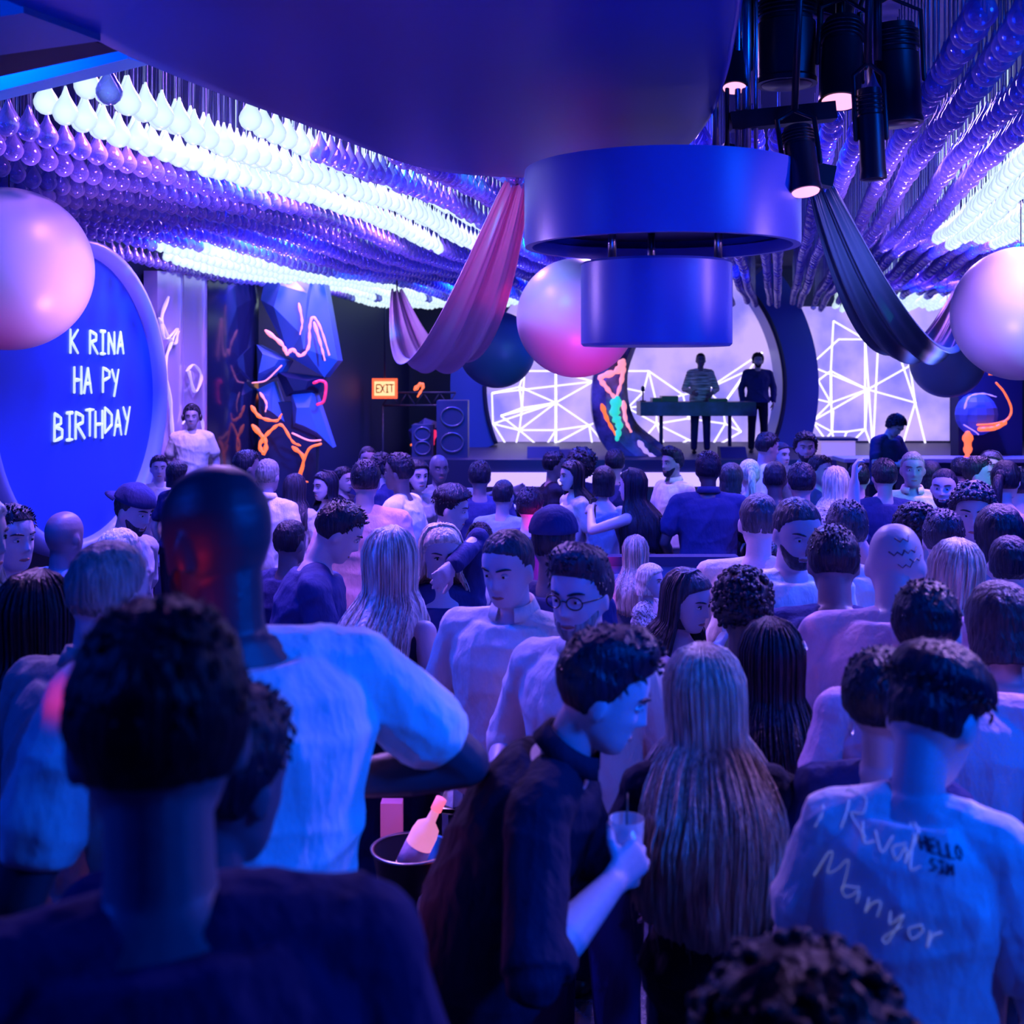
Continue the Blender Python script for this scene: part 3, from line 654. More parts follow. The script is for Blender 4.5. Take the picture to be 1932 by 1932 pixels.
# low counter on the right of the stage front, partition in the crowd, black pedestal
cn = empty('bar_counter', (0, 0, 0)); s = 140; xa, xb = (1600 - 966) / s, (2100 - 966) / s
b = B(); b.box(((xa + xb) / 2, F / s + .3, .58), (xb - xa, .5, 1.16)); b.obj('front', STAGEM, cn, smooth=False)
b = B(); b.box(((xa + xb) / 2, F / s + .3, 1.19), (xb - xa + .1, .6, .05)); b.obj('counter_top', TRIMB, cn, smooth=False)
tag(cn, 'long dark counter below the right-hand performer', 'counter')
pt = empty('partition', ((1262 - 966) / 290, F / 290, 0)); b = B(); b.box((0, 0, .57), (.85, .08, 1.14)); b.obj('panel', mat('partition_blue', (.10, .2, .5), .4), pt, smooth=False)
b = B(); b.box((0, 0, 1.17), (.89, .12, .06)); b.obj('rail', DARK, pt, smooth=False); tag(pt, 'low partition with a black rail in front of the man in jeans', 'partition')
STK = {'K': [[(0, 0), (0, 1)], [(.7, 1), (.05, .5)], [(.05, .55), (.7, 0)]], 'R': [[(0, 0), (0, 1), (.6, .85), (.6, .6), (.05, .5)], [(.15, .5), (.75, 0)]], 'I': [[(.35, 0), (.35, 1)], [(.1, 1), (.6, 1)], [(.1, 0), (.6, 0)]],
       'N': [[(0, 0), (0, .95)], [(0, .95), (.6, .05)], [(.6, 0), (.6, 1)]], 'A': [[(0, 0), (.32, 1), (.65, 0)], [(.1, .38), (.55, .38)]], 'H': [[(0, 0), (0, 1)], [(.6, -.05), (.6, 1.02)], [(0, .5), (.6, .5)]],
       'P': [[(0, 0), (0, 1), (.6, .85), (.6, .6), (.05, .48)]], 'Y': [[(0, 1), (.3, .5)], [(.62, 1), (.2, -.1)]], 'B': [[(0, 0), (0, 1), (.5, .85), (.5, .62), (.05, .52), (.6, .4), (.6, .12), (0, 0)]],
       'T': [[(0, 1), (.7, 1)], [(.35, 1), (.35, 0)]], 'D': [[(0, 0), (0, 1), (.6, .7), (.6, .3), (0, 0)]], 'E': [[(.6, 1), (0, 1), (0, 0), (.6, 0)], [(0, .5), (.5, .5)]], 'X': [[(0, 0), (.6, 1)], [(0, 1), (.6, 0)]],
       'L': [[(0, 1), (0, 0), (.55, 0)]], 'O': [[(.3, 1), (0, .7), (0, .3), (.3, 0), (.6, .3), (.6, .7), (.3, 1)]], 'S': [[(.6, .9), (.2, 1), (0, .75), (.6, .3), (.3, 0), (0, .1)]], 'M': [[(0, 0), (.05, 1), (.35, .4), (.65, 1), (.7, 0)]]}
def letters(b, txt, org, ex, ez, size, adv, r, jit=0, seed=1, nrm=None):
    rg_ = random.Random(seed); x = 0
    for ch in txt:
        if ch != ' ':
            jz = rg_.uniform(-jit, jit) * size
            for st_ in STK[ch]:
                pts = [org + ex * (x + q[0] * size * .8) + ez * (q[1] * size + jz) for q in st_]
                for p_, q_ in zip(pts, pts[1:]): b.tube([p_, (p_ + q_) / 2, q_], [(r * rg_.uniform(.6, 1.3), r * .5), (r * 1.1, r * .5), (r * rg_.uniform(.5, 1.1), r * .5)], 6, side=(ez if abs((q_ - p_).normalized().dot(ez)) < .7 else ex))
        x += adv
pdl = empty('sign_stand', ((996 - 966) / 205, F / 205, 0)); b = B(); b.box((0, 0, .57), (.2, .2, 1.14)); b.obj('pedestal', mat('pedestal', (.01, .01, .012), .4), pdl, smooth=False)
b = B(); b.box((-.02, 0, 1.15), (.26, .24, .02)); b.obj('top_board', CL['white'], pdl, smooth=False); b = B(); letters(b, 'M', V((-.045, -.104, .99)), V((1, 0, 0)), V((0, 0, 1)), .09, .1, .012); b.obj('white_letter', mat('sign_white', (.8, .8, .8), .5, emit=(.7, .7, 1), es=.5), pdl)
tag(pdl, 'black pedestal with a white M and a white top in the middle of the crowd', 'pedestal')
# ------------------------------------------------------------------ left disc with the greeting
DC = PT(150, 748, 208); na_ = R(-12); nrm = V((math.cos(na_) * .985, math.sin(na_), 0)).normalized(); ex = V((-nrm.y, nrm.x, 0))
dsc = empty('greeting_disc', (DC.x, DC.y, 0)); rr_ = 1.45
DISCM = mat('disc_face', (.03, .10, .55), .45, bump=.03, bscale=2)
def dpt(a, r, h): return ex * (r * math.cos(a)) + V((0, 0, DC.z + r * math.sin(a))) + nrm * h
b = B(); b.loft([[dpt(2 * math.pi * k / 72, r, h) for k in range(72)] for r, h in ((.1, -.1), (1.3, -.1), (1.3, .0), (.1, 0))]); edge_split(b.obj('face', DISCM, dsc))
b = B(); b.loft([[dpt(2 * math.pi * k / 72, r, h) for k in range(72)] for r, h in ((1.30, -.12), (1.44, -.10), (1.46, 0), (1.42, .10), (1.36, .12), (1.30, .05), (1.30, -.12))], caps=False); b.obj('rim', mat('disc_rim', (.35, .4, .8), .3), dsc)
b = B(); b.cyl((nrm * -.3) + V((0, 0, DC.z)), (nrm * -.05) + V((0, 0, DC.z)), .25, 20); b.obj('mount', DARK, dsc)
GL = mat('letter_white', (.8, .8, .9), .6, emit=(.55, .68, 1), es=.9)
for txt, xo, zo, sz, adv in (('K RINA', -.16, .38, .21, .155), ('HA PY', -.10, .03, .23, .155), ('BIRTHDAY', -.40, -.37, .24, .160)):
    b = B(); letters(b, txt, ex * xo + nrm * .012 + V((0, 0, DC.z + zo)), ex, V((0, 0, 1)), sz, adv, .016, .10, len(txt)); b.obj('lettering', GL, dsc)
tag(dsc, 'tall blue disc with the words K RINA HA PY BIRTHDAY in white brush letters', 'disc')
# mirrored panels behind it on the left wall
def wallpx(px, u): return u / ((px - 966) / F - AX)      # depth where pixel column px meets the line u
for (pa, pb_, m, nm, lb, y0, z1) in ((297, 345, GLOSS, 'mirror_panel', 'mirrored wall panel right beside the greeting disc', 0, 3.5), (347, 390, GLOSS, 'mirror_panel', 'second mirrored wall panel, nearer the dark column', 0, 3.5),
                              (392, 488, mat('dark_gloss', (.01, .012, .05), .12, spec=.8), 'wall_panel', 'glossy black panel between mirrors and faceted sculpture', 0, 4.0)):
    ya, yb = wallpx(pa, -6.8), wallpx(pb_, -6.8); b = B(); n = 8; rings = []
    for k in range(n + 1):
        t = k / n; y = ya + (yb - ya) * t; bul = .10 * math.sin(t * math.pi); rings.append([V((ub(-6.8, y) + bul, y, z)) for z in (.02, z1)] + [V((ub(-6.95, y), y, z)) for z in (z1, .02)])
    b.loft(rings); o = b.obj(nm, m); edge_split(o); tag(o, lb, 'wall panel')
REFL_LINE = mat('scribble', (.8, .75, 1), .4, emit=(.6, .5, 1), es=.35)  # screen lines reflected in the panels, painted on as glowing strokes
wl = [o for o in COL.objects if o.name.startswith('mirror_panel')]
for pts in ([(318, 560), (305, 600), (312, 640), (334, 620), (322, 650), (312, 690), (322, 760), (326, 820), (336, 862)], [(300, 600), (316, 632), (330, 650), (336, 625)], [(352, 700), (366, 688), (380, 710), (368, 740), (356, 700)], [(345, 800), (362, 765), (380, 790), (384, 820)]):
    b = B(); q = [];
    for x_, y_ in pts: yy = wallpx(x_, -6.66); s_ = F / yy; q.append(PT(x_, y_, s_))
    q = catmull(q, 5); b.tube(q, [(.014 + .012 * abs(math.sin(i * .7)), .008) for i in range(len(q))], 6); b.obj('painted_scribble', REFL_LINE, wl[0] if pts[0][0] < 340 else wl[-1])
# faceted sculptures with glowing paint strokes
FAC = mat('facet_blue', (.10, .20, .60), .4); ORG = mat('paint_orange', (1, .25, .05), .5, emit=(1, .17, .03), es=.95); PNKP = mat('paint_pink', (1, .4, .4), .5, emit=(1, .30, .35), es=.9)
GRN = mat('paint_green', (.1, .8, .5), .5, emit=(.03, .65, .42), es=.8); PRED = mat('paint_red', (1, .05, .15), .5, emit=(1, .03, .16), es=.8); VIO = mat('paint_violet', (.5, .3, 1), .5, emit=(.55, .35, 1), es=.7)
def prism(outline, s, depth, jig, name, parent, org, m=FAC, seed=1):
    "faceted block: outline given in pixels at scale s, with a raised off-centre ridge"
    r_ = random.Random(seed); b = B(); pts = [PT(x, y, s) - org for x, y in outline]; c = sum(pts, V()) / len(pts)
    f0 = [p for p in pts]; f1 = [p + V((0, depth, 0)) for p in pts]; mid = [c + (p - c) * .45 + V((r_.uniform(-jig, jig), -depth * .5, r_.uniform(-jig, jig))) for p in pts]
    b.loft([f1, f0, mid]); return b.obj(name, m, parent, smooth=False)
def stroke(parent, org, s, pts, r, m, name='paint_stroke', dy=-.12, n=6):
    b = B(); q = catmull([PT(x, y, s) - org + V((0, dy, 0)) for x, y in pts], n); k = len(q)
    b.tube(q, [(r * (.5 + .6 * abs(math.sin(i * .9))) * (1 - .6 * i / k), r * .4) for i in range(k)], 6); return b.obj(name, m, parent)
s = 146; org = PT(560, 700, s); org.z = 0; sc1 = empty('faceted_sculpture', org)
prism([(492, 566), (508, 480), (600, 470), (637, 680), (612, 712), (545, 672)], s, .45, .12, 'head_block', sc1, org, seed=3)
prism([(484, 650), (545, 680), (530, 705), (486, 722)], s, .35, .05, 'jaw_block', sc1, org, seed=5)
prism([(484, 735), (515, 720), (542, 800), (500, 790)], s, .3, .05, 'arm_block', sc1, org, seed=6)
prism([(548, 735), (590, 730), (628, 845), (590, 822), (552, 806)], s, .3, .05, 'leg_block', sc1, org, seed=7)
prism([(520, 700), (610, 712), (600, 742), (540, 748)], s, .3, .02, 'shadow_block', sc1, org, DARK, seed=8)
for pts, r, m in (([(510, 625), (540, 650), (550, 668), (560, 660), (575, 672), (590, 655), (592, 620), (598, 600), (612, 620), (628, 670)], .03, PNKP), ([(572, 575), (578, 610), (574, 632)], .02, PNKP), ([(600, 610), (612, 650), (620, 680)], .025, PNKP),
                  ([(486, 722), (510, 718), (530, 700), (540, 690)], .025, PNKP), ([(484, 765), (500, 785), (530, 792), (540, 780)], .03, ORG), ([(486, 800), (510, 830), (507, 852), (500, 835), (520, 810), (540, 800), (560, 830), (575, 838)], .035, ORG),
                  ([(560, 815), (590, 828), (612, 828)], .03, PNKP), ([(612, 835), (590, 845), (575, 885), (570, 900)], .045, ORG), ([(560, 840), (580, 860), (575, 900), (588, 905)], .03, ORG), ([(500, 740), (512, 760), (510, 775)], .02, PNKP), ([(600, 722), (612, 718), (622, 725), (618, 755), (606, 762)], .05, PRED)):
    stroke(sc1, org, s, pts, r, m, dy=-.3)
b = B(); b.box((-.1, .1, 1.0), (.7, .25, 2.0)); b.obj('plinth', DARK, sc1, smooth=False)
tag(sc1, 'faceted blue sculpture painted with pink and orange strokes by the left wall', 'sculpture')
s = 118; org = PT(800, 800, s); org.z = 0; sc2 = empty('faceted_sculpture', org)
prism([(770, 812), (800, 790), (830, 800), (826, 880), (786, 888)], s, .3, .05, 'body_block', sc2, org, DARK, seed=9); b = B(); b.box((0, .15, .6), (.3, .2, 1.2)); b.obj('plinth', DARK, sc2, smooth=False)
for pts, r, m in (([(778, 838), (795, 832), (812, 812)], .05, ORG), ([(782, 820), (800, 838), (812, 850)], .04, ORG), ([(822, 812), (815, 840), (806, 870), (800, 890)], .05, PRED), ([(784, 735), (796, 724), (800, 730), (790, 748)], .04, ORG)): stroke(sc2, org, s, pts, r, m, dy=-.2)
tag(sc2, 'black sculpture with an orange X and red stroke left of the loudspeakers', 'sculpture')
s = 118; org = PT(1165, 800, s); org.z = 0; sc3 = empty('giant_arm_sculpture', org)
b = B(); pp = catmull([PT(x, y, s) - org for x, y in ((1178, 640), (1152, 700), (1150, 770), (1172, 825), (1225, 868), (1268, 905))], 4)
b.tube(pp, [.22 + .12 * math.sin(i / (len(pp) - 1) * 2.6) for i in range(len(pp))], 7); b.obj('arm', mat('arm_paint', (.14, .12, .35), .4, var=.9, bscale=3), sc3, smooth=False)
for pts, r, m in (([(1172, 680), (1160, 700), (1130, 712), (1140, 730), (1158, 752)], .07, PNKP), ([(1172, 690), (1168, 720), (1158, 752)], .05, PNKP), ([(1132, 762), (1142, 790), (1158, 818)], .045, ORG), ([(1172, 756), (1176, 790), (1186, 812)], .045, PNKP),
                  ([(1160, 750), (1156, 780), (1164, 800), (1160, 826)], .10, GRN), ([(1200, 830), (1215, 850), (1235, 862)], .05, VIO)): stroke(sc3, org, s, pts, r, m, dy=-.38)
tag(sc3, 'giant bent painted arm sculpture with a green and pink figure in front of the screen', 'sculpture')
s = 135; org = PT(1850, 800, s); org.z = 0; sc4 = empty('faceted_sculpture', org)
b = B(); q = PT(1842, 782, s) - org; b.ell(q, (.30, .2, .30)); b.obj('round_head', FAC, sc4, smooth=False); b = B(); b.box((.2, .3, 1.2), (.9, .3, 2.4)); b.obj('plinth', DARK, sc4, smooth=False)
for pts, r, m in (([(1812, 815), (1812, 850), (1808, 880)], .08, ORG), ([(1830, 800), (1860, 798), (1885, 790), (1893, 770), (1880, 740), (1865, 722)], .035, ORG), ([(1835, 808), (1860, 806), (1880, 796)], .09, ORG), ([(1805, 800), (1825, 812), (1832, 818)], .02, VIO), ([(1806, 770), (1815, 748), (1840, 742), (1865, 748)], .018, VIO)): stroke(sc4, org, s, pts, r, m, dy=-.26)
tag(sc4, 'round-headed sculpture with orange paint strokes near the right edge', 'sculpture')
b = B(); b.lathe([(.02, 0), (.13, 0), (.13, .05), (.02, .05)], tuple(PT(1886, 708, 150)), 20); o = b.obj('orange_lamp', ORG); tag(o, 'flat glowing orange lamp under the right-hand white balloon', 'lamp'); b = B(); q = PT(1886, 708, 150); b.cyl((q.x, q.y, q.z + .05), (q.x, q.y, 4.35), .012, 8); b.obj('stem', DARK, o)
# exit sign
s = 112; q = PT(726, 733, s); ex_ = empty('exit_sign', q); b = B(); b.box((0, 0, 0), (.42, .08, .34)); b.obj('box', mat('exit_red', (.9, .1, .02), .5, emit=(1, .12, .04), es=1.2), ex_, smooth=False)
b = B(); b.box((0, -.045, 0), (.34, .02, .24)); b.obj('face', mat('exit_face', (1, .6, .3), .5, emit=(1, .55, .2), es=1.25), ex_, smooth=False)
b = B(); letters(b, 'EXIT', V((-.135, -.058, -.065)), V((1, 0, 0)), V((0, 0, 1)), .13, .073, .009); b.obj('lettering', mat('exit_letter', (.3, .03, .0), .6), ex_)
b = B(); b.cyl((0, 0, .17), (0, 0, 4.35 - q.z), .015, 8); b.obj('stem', DARK, ex_); tag(ex_, 'red and orange lit EXIT sign on the dark side of the stage', 'exit sign')
for px, py, lb in ((667, 684, 'small round lamp left above the exit sign'), (640, 684, 'small round lamp by the tip of the faceted sculpture')):
    q = PT(px, py, 112); b = B(); b.ell((0, 0, 0), (.06, .06, .06)); o = b.obj('lamp', VIO, loc=q); b = B(); b.cyl((0, 0, .05), (0, 0, 4.35 - q.z), .01, 6); b.obj('stem', DARK, o); tag(o, lb, 'lamp')
# truss behind at the dark left of the stage
b = B(); a, c = PT(722, 765, 110), PT(860, 765, 110)
for dz in (0, .22):
    b.cyl(a + V((0, 0, dz)), c + V((0, 0, dz)), .02, 8)
for k in range(9): b.cyl(a.lerp(c, k / 9) + V((0, 0, .22 * (k % 2))), a.lerp(c, (k + 1) / 9) + V((0, 0, .22 * ((k + 1) % 2))), .012, 6)
for q in (a, c): b.cyl(q, V((q.x, q.y, 1.06 if q.x > -1.5 else 0)), .02, 8)
tag(b.obj('truss', mat('truss', (.04, .05, .12), .4)), 'thin dark lighting truss across the dark side of the stage', 'truss')
# ------------------------------------------------------------------ hanging drums, spotlights, balloons, drapes
DRUM = mat('drum_shade', (.12, .16, .62), .36, bump=.02, bscale=40); METAL = mat('brushed_metal', (.6, .6, .65), .3, metal=1); BLKM = mat('black_metal', (.012, .012, .02), .35, spec=.6)
Yd = F / 466; xd = (1247 - 966) / 466
dr = empty('drum_lamp', (xd, Yd, 2.85))
b = B(); R1 = .551; b.lathe([(R1 - .03, .10), (R1 - .03, .05), (R1, .05), (R1 + .002, .07), (R1 + .002, .34), (R1, .36), (.05, .36), (.05, .33), (R1 - .03, .33)], (0, 0, 0), 96, caps=False); 
b.lathe([(R1 - .03, .325), (.02, .325)], (0, 0, 0), 96); o = b.obj('upper_shade', DRUM, dr); edge_split(o, 30)
b = B(); b.lathe([(.02, .13), (R1 - .035, .13), (R1 - .035, .15), (.02, .15)], (0, 0, 0), 64); edge_split(b.obj('diffuser', BLKM, dr), 30)
b = B(); R2 = .304; x2 = (1238 - 1247) / 466; b.lathe([(.02, -.35), (R2 - .01, -.35), (R2, -.34), (R2, -.02), (R2 - .01, -.01), (.02, -.01)], (x2, 0, 0), 80); edge_split(b.obj('lower_shade', DRUM, dr), 30)
for px in (1150, 1345, 1240):
    b = B(); yy = .12 if px != 1240 else .2; b.cyl(((px - 1247) / 466, yy * (-1 if px != 1240 else 1), -.01), ((px - 1247) / 466, yy * (-1 if px != 1240 else 1), .14), .016, 12); b.obj('post', METAL, dr)
tag(dr, 'two-tier blue drum lamp hanging in the middle under the canopy', 'drum lamp')
fr = empty('mounting_frame', (0, 0, 0)); 
for px, r in ((1350, .013), (1372, .009), (1392, .012), (1408, .02), (1426, .009)):
    b = B(); q = PT(px, 300, 470); b.cyl((q.x, q.y, 3.21), (q.x, q.y, 4.35), r, 10); b.obj('rod', METAL if px != 1372 else BLKM, fr)
b = B(); b.box(((1475 - 966) / 470, F / 470, 3.42), (.42, .08, .07), M.Rotation(R(-6), 3, 'Y')); b.obj('bar', BLKM, fr, smooth=False); b = B(); b.box(((1500 - 966) / 460, F / 430, 3.30), (.5, .08, .09), M.Rotation(R(12), 3, 'Y')); b.obj('bar', BLKM, fr, smooth=False); b = B(); b.box((1.35, 4.6, 3.95), (.9, .12, .12)); b.obj('bar', BLKM, fr, smooth=False)
for px in (1352, 1585, 1655):
    b = B(); q = PT(px, 100, 450); b.cyl((q.x, q.y, 3.7), (q.x, q.y, 4.35), .02, 8); b.obj('drop_pipe', BLKM, fr)
tag(fr, 'black bars and steel rods holding the drum lamp and spotlights', 'frame')
LENS = mat('spot_lens', (1, .5, .7), .3, emit=(1, .42, .62), es=1.2)
def spotl(px, py, s, r, h, tilt, tilty, lb, lit=True):
    o = empty('spotlight', PT(px, py, s)); Rr = M.Rotation(R(tilt), 3, 'Y') @ M.Rotation(R(tilty), 3, 'X'); o.rotation_euler = Rr.to_euler()
    b = B(); b.lathe([(r * .82, .012), (r * .85, 0), (r, 0), (r, .02), (r * .95, .03), (r * .95, h * .7), (r * .85, h * .72), (r * .85, h), (.02, h)], (0, 0, 0), 36, caps=False); edge_split(b.obj('housing', BLKM, o), 30)
    b = B(); b.lathe([(.005, -.006), (r * .8, -.004), (r * .86, .004), (.005, .02)], (0, 0, 0), 30); b.obj('lens', LENS if lit else BLKM, o)
    b = B(); b.tube([(-r * 1.15, 0, h * .45), (-r * 1.15, 0, h * 1.15), (0, 0, h * 1.3), (r * 1.15, 0, h * 1.15), (r * 1.15, 0, h * .45)], [.01] * 5, 8); b.obj('yoke', BLKM, o)
    b = B()
    for k in range(4): b.lathe([(r * .86, h * (.76 + k * .05)), (r * 1.0, h * (.76 + k * .05)), (r * 1.0, h * (.78 + k * .05)), (r * .86, h * (.78 + k * .05))], (0, 0, 0), 30)
    b.obj('cooling_fins', BLKM, o); b = B(); b.cyl((0, 0, h * 1.28), Rr.inverted() @ V((0, 0, 4.33 - o.location.z)), .014, 8); b.obj('drop_pipe', BLKM, o); tag(o, lb, 'spotlight')
spotl(1386, 166, 470, .055, .2, 4, -16, 'small spotlight with a pink lens at the canopy edge')
spotl(1484, 160, 455, .125, .36, 0, 0, 'wide black spotlight beside the canopy', False)
spotl(1585, 192, 470, .085, .36, 6, -14, 'black spotlight with a bright pink lens in the middle of the cluster')
spotl(1690, 235, 440, .115, .42, -3, 0, 'tall black spotlight on the right of the cluster', False)
spotl(1520, 362, 500, .062, .26, -4, -14, 'low black spotlight with a pink lens above the dark drape')
spotl(1648, 338, 500, .05, .34, -3, 0, 'thin low black spotlight under the tall one', False)
spotl(1560, 40, 430, .10, .25, 20, 0, 'tilted black spotlight at the very top of the cluster', False)
spotl(1790, -20, 430, .11, .3, 0, 0, 'black spotlight cut by the top edge of the picture', False)
BAL = mat('balloon_white', (.50, .47, .56), .38, spec=.5)
for (px, py, s, lb, m) in ((17, 508, 340, 'large pearly balloon lit pink, cut by the left edge', BAL), (1087, 600, 250, 'large pearly balloon with a hot pink underside behind the drum lamp', BAL), (938, 660, 161, 'dark teal balloon below the pink-lit drape', mat('balloon_teal', (.03, .12, .22), .4)),
                           (1926, 592, 280, 'large white balloon cut by the right edge', BAL), (1787, 682, 152, 'small grey-blue balloon under the right-hand drape', mat('balloon_grey', (.25, .35, .42), .4))):
    q = PT(px, py, s); o = empty('balloon', q); b = B(); b.ell((0, 0, 0), (.45, .45, .45), None, 56, 40); b.obj('sphere', m, o); b = B(); b.cyl((0, 0, .445), (0, 0, 4.35 - q.z), .004, 6); b.obj('string', BLKM, o); tag(o, lb, 'balloon', 'round balloons under the ceiling')
def swag(A, C, sag, w0, w1, label, m, amp=.05):
    A, C = V(A), V(C); d = (C - A); d.z = 0; lat = V((-d.y, d.x, 0)).normalized(); b = B(); rings = []; n = 48; nw = 40
    for i in range(n + 1):
        t = i / n; c = A.lerp(C, t); c.z -= sag * (1 - (2 * t - 1) ** 2); wd = w0 + (w1 - w0) * math.sin(math.pi * t) ** .8
        tz = sag * 4 * (2 * t - 1) / d.length; tan = V((d.x / d.length, d.y / d.length, tz)).normalized(); up = lat.cross(tan)
        up = up if up.z > 0 else -up
        top_ = []; bt = []
        for j in range(nw + 1):
            v = j / nw - .5; p = c + lat * (v * wd) + up * (amp * math.sin(v * 16 + 1.2 + .8 * math.sin(t * 3)) * (.4 + .6 * math.sin(math.pi * t)) + abs(v) ** 2 * .35 * wd + .25 * amp * math.sin(v * 41))
            top_.append(p + up * .004); bt.append(p - up * .004)
        rings.append(top_ + bt[::-1])
    b.loft(rings); o = b.obj('drape', m); tag(o, label, 'drape', 'fabric swags under the ceiling'); 
    for q in (A, C): b = B(); b.cyl(q, V((q.x, q.y, 4.35)), .01, 6); b.obj('hook', BLKM, o)
    return o
swag((.03, 6.9, 3.5), (-1.5, 15.2, 3.45), 1.05, .14, .62, 'pale fabric swag lit pink, left of the drum lamp', mat('swag_pale', (.72, .50, .62), .6, spec=.3))
swag((1.72, 6.5, 3.42), (5.7, 14.7, 3.5), .95, .14, .55, 'dark teal fabric swag looping to the right-hand balloons', mat('swag_teal', (.02, .08, .15), .5, spec=.3))
def drink(P, i, kind, label, col=None, dz=0, tilt=0):
    (g, d) = P['grips'][i]; q = wpt(P, g); k = P['k']; b = B()
    o = empty(kind, q + V((0, 0, -.06 * k + dz))); o.rotation_euler = (R(tilt), 0, P['rz'])
    GLS = mat('clear_cup', (.75, .8, .9), .08, trans=.0, alpha=.38, spec=1)
    if kind == 'bottle': b.lathe([(.002, 0), (.028, 0), (.030, .01), (.030, .12), (.014, .16), (.012, .21), (.014, .215), (.002, .215)], (0, 0, 0), 18); b.obj('body', mat('bottle_glass', (.04, .08, .07), .1, spec=1), o); b = B(); b.lathe([(.031, .03), (.031, .10)], (0, 0, 0), 18, caps=False); b.obj('paper_label', CL['offwhite'], o)
    elif kind == 'phone':
        b.box((0, 0, .06), (.075, .009, .15)); b.obj('case', BLKM, o, smooth=False); b = B(); b.box((0, -.006, .06), (.066, .003, .135)); b.obj('screen', mat('phone_screen', (.1, .1, .2), .2, emit=(.4, .5, 1), es=.6), o, smooth=False)
    else:
        b.lathe([(.026, 0), (.027, .004), (.036, .13), (.034, .13), (.025, .008), (.002, .008), (.002, 0)], (0, 0, 0), 22, caps=False); b.obj('cup_wall', GLS, o)
        b = B(); b.lathe([(.002, .01), (.025, .01), (.031, .085), (.002, .085)], (0, 0, 0), 20); b.obj('drink', mat('drink_' + str(col), col or (.3, .3, .6), .2, alpha=.85, emit=col or (.1, .1, .4), es=.15), o)
        b = B(); b.cyl((0, 0, .03), (.03, 0, .17), .0025, 6); b.obj('straw', BLKM, o)
    tag(o, label, {'bottle': 'bottle', 'phone': 'phone'}.get(kind, 'cup')); return o
HOLD = (-.06, -.26, -.20); HOLDUP = (-.05, -.24, -.05)
# ---- near people on the riser
F1 = person(300, 1128, 1700, -158, 'person in a dark navy shirt, black hair, seen from behind at bottom left', hy=-6, hp=8, hair='short', hc='black', skin='tan', top='navy', sleeve='long', bot='black', wide=1.08)
F1b = person(425, 1290, 1330, 150, 'person with short dark hair in a navy jacket, mostly hidden behind the nearest head', hair='short', skin='brown', top='navy', sleeve='long', bot='black', aR=(.10, -.02, -.50), aL=DOWN, wide=1.05, hp=12)
F2 = person(408, 880, 1000, -150, 'tall bald person in a tight pale T-shirt, hand on hip, face lit red', hy=26, hp=10, hair='bald', skin='dark', top='white', sleeve='short', bot='black', aR=(-.02, -.10, -.22), pR=(1, .2, -.45), cR=.9, aL=(.05, -.2, -.42), wide=1.22, beard='black')
F3 = person(205, 1020, 800, 150, 'grey-haired person in a pale polo shirt with a pink wristband, arm hanging', hy=6, hp=6, hair='crop', hc='grey', skin='fair', top='grey', sleeve='short', bot='denim', aR=(.16, -.16, -.44), cR=.5, wide=1.2, collar=True, belly=.02)
(_S, _E, _W) = F3['arms'][1]; _d = (_E - _W).normalized(); _a = _d.orthogonal().normalized(); _b = _d.cross(_a); b = B()
b.tube([_W + _d * .02 + (_a * math.cos(t) + _b * math.sin(t)) * .034 for t in [2 * math.pi * j / 20 for j in range(21)]], [(.006, .006)] * 21, 8); b.obj('pink_wristband', mat('wristband', (1, .1, .35), .5, emit=(1, .08, .3), es=.8), F3['root'])
F4 = person(68, 1078, 690, 172, 'person with long straight black hair and a blue top behind the grey-haired one', fem=True, hair='long', hc='black', skin='fair', top='blue', sleeve='short', bot='black', hlen=.30)
F5 = person(-48, 930, 560, 75, 'person with light hair and pale top cut off by the left edge', fem=True, hair='long', hc='light', skin='fair', top='offwhite', sleeve='short', bot='navy', aR=HOLD, hlen=.3)
F27 = person(1140, 1180, 900, 82, 'dark-haired person in a black shirt leaning to the right to talk', lean=30, hp=0, hy=4, hair='quiff', hc='black', skin='fair', top='black', sleeve='elbow', bot='black', collar=True, aR=(.0, -.15, -.12), pR=(.2, .9, .5), aL=(-.02, -.30, -.24), cR=.75, cL=.75, nR=(-1, 0, .1), nL=(-1, 0, .1), wide=1.02)
drink(F27, 1, 'plastic_cup', 'clear plastic cup with dark straw held by the leaning person in black', (.05, .1, .7))
F28 = person(1330, 1224, 810, 168, 'person with very long blond hair in a black off-shoulder top', lean=3, side=3, fem=True, hair='long', hc='blond', skin='fair', top='black', sleeve='long', bot='black', hlen=.44, hy=6, vol=1.7, wide=1.12, aR=(.12, -.2, -.36), aL=(.06, -.2, -.3), cL=.8)
F37 = person(1762, 1222, 1000, 150, 'person in a white printed T-shirt, dark short hair, head bent, seen from behind', lean=5, hp=30, hy=-18, hair='fade', hc='black', skin='fair', top='white', sleeve='short', bot='denim', aR=(.04, -.12, -.48), aL=(.03, -.15, -.44), wide=.84)
FC = person(1520, 1778, 1650, 175, 'top of a dark wavy-haired head cut by the bottom edge', fem=True, hair='afro', hc='black', skin='tan', top='navy', sleeve='short', bot='black', tall=.97, wide=1.0)
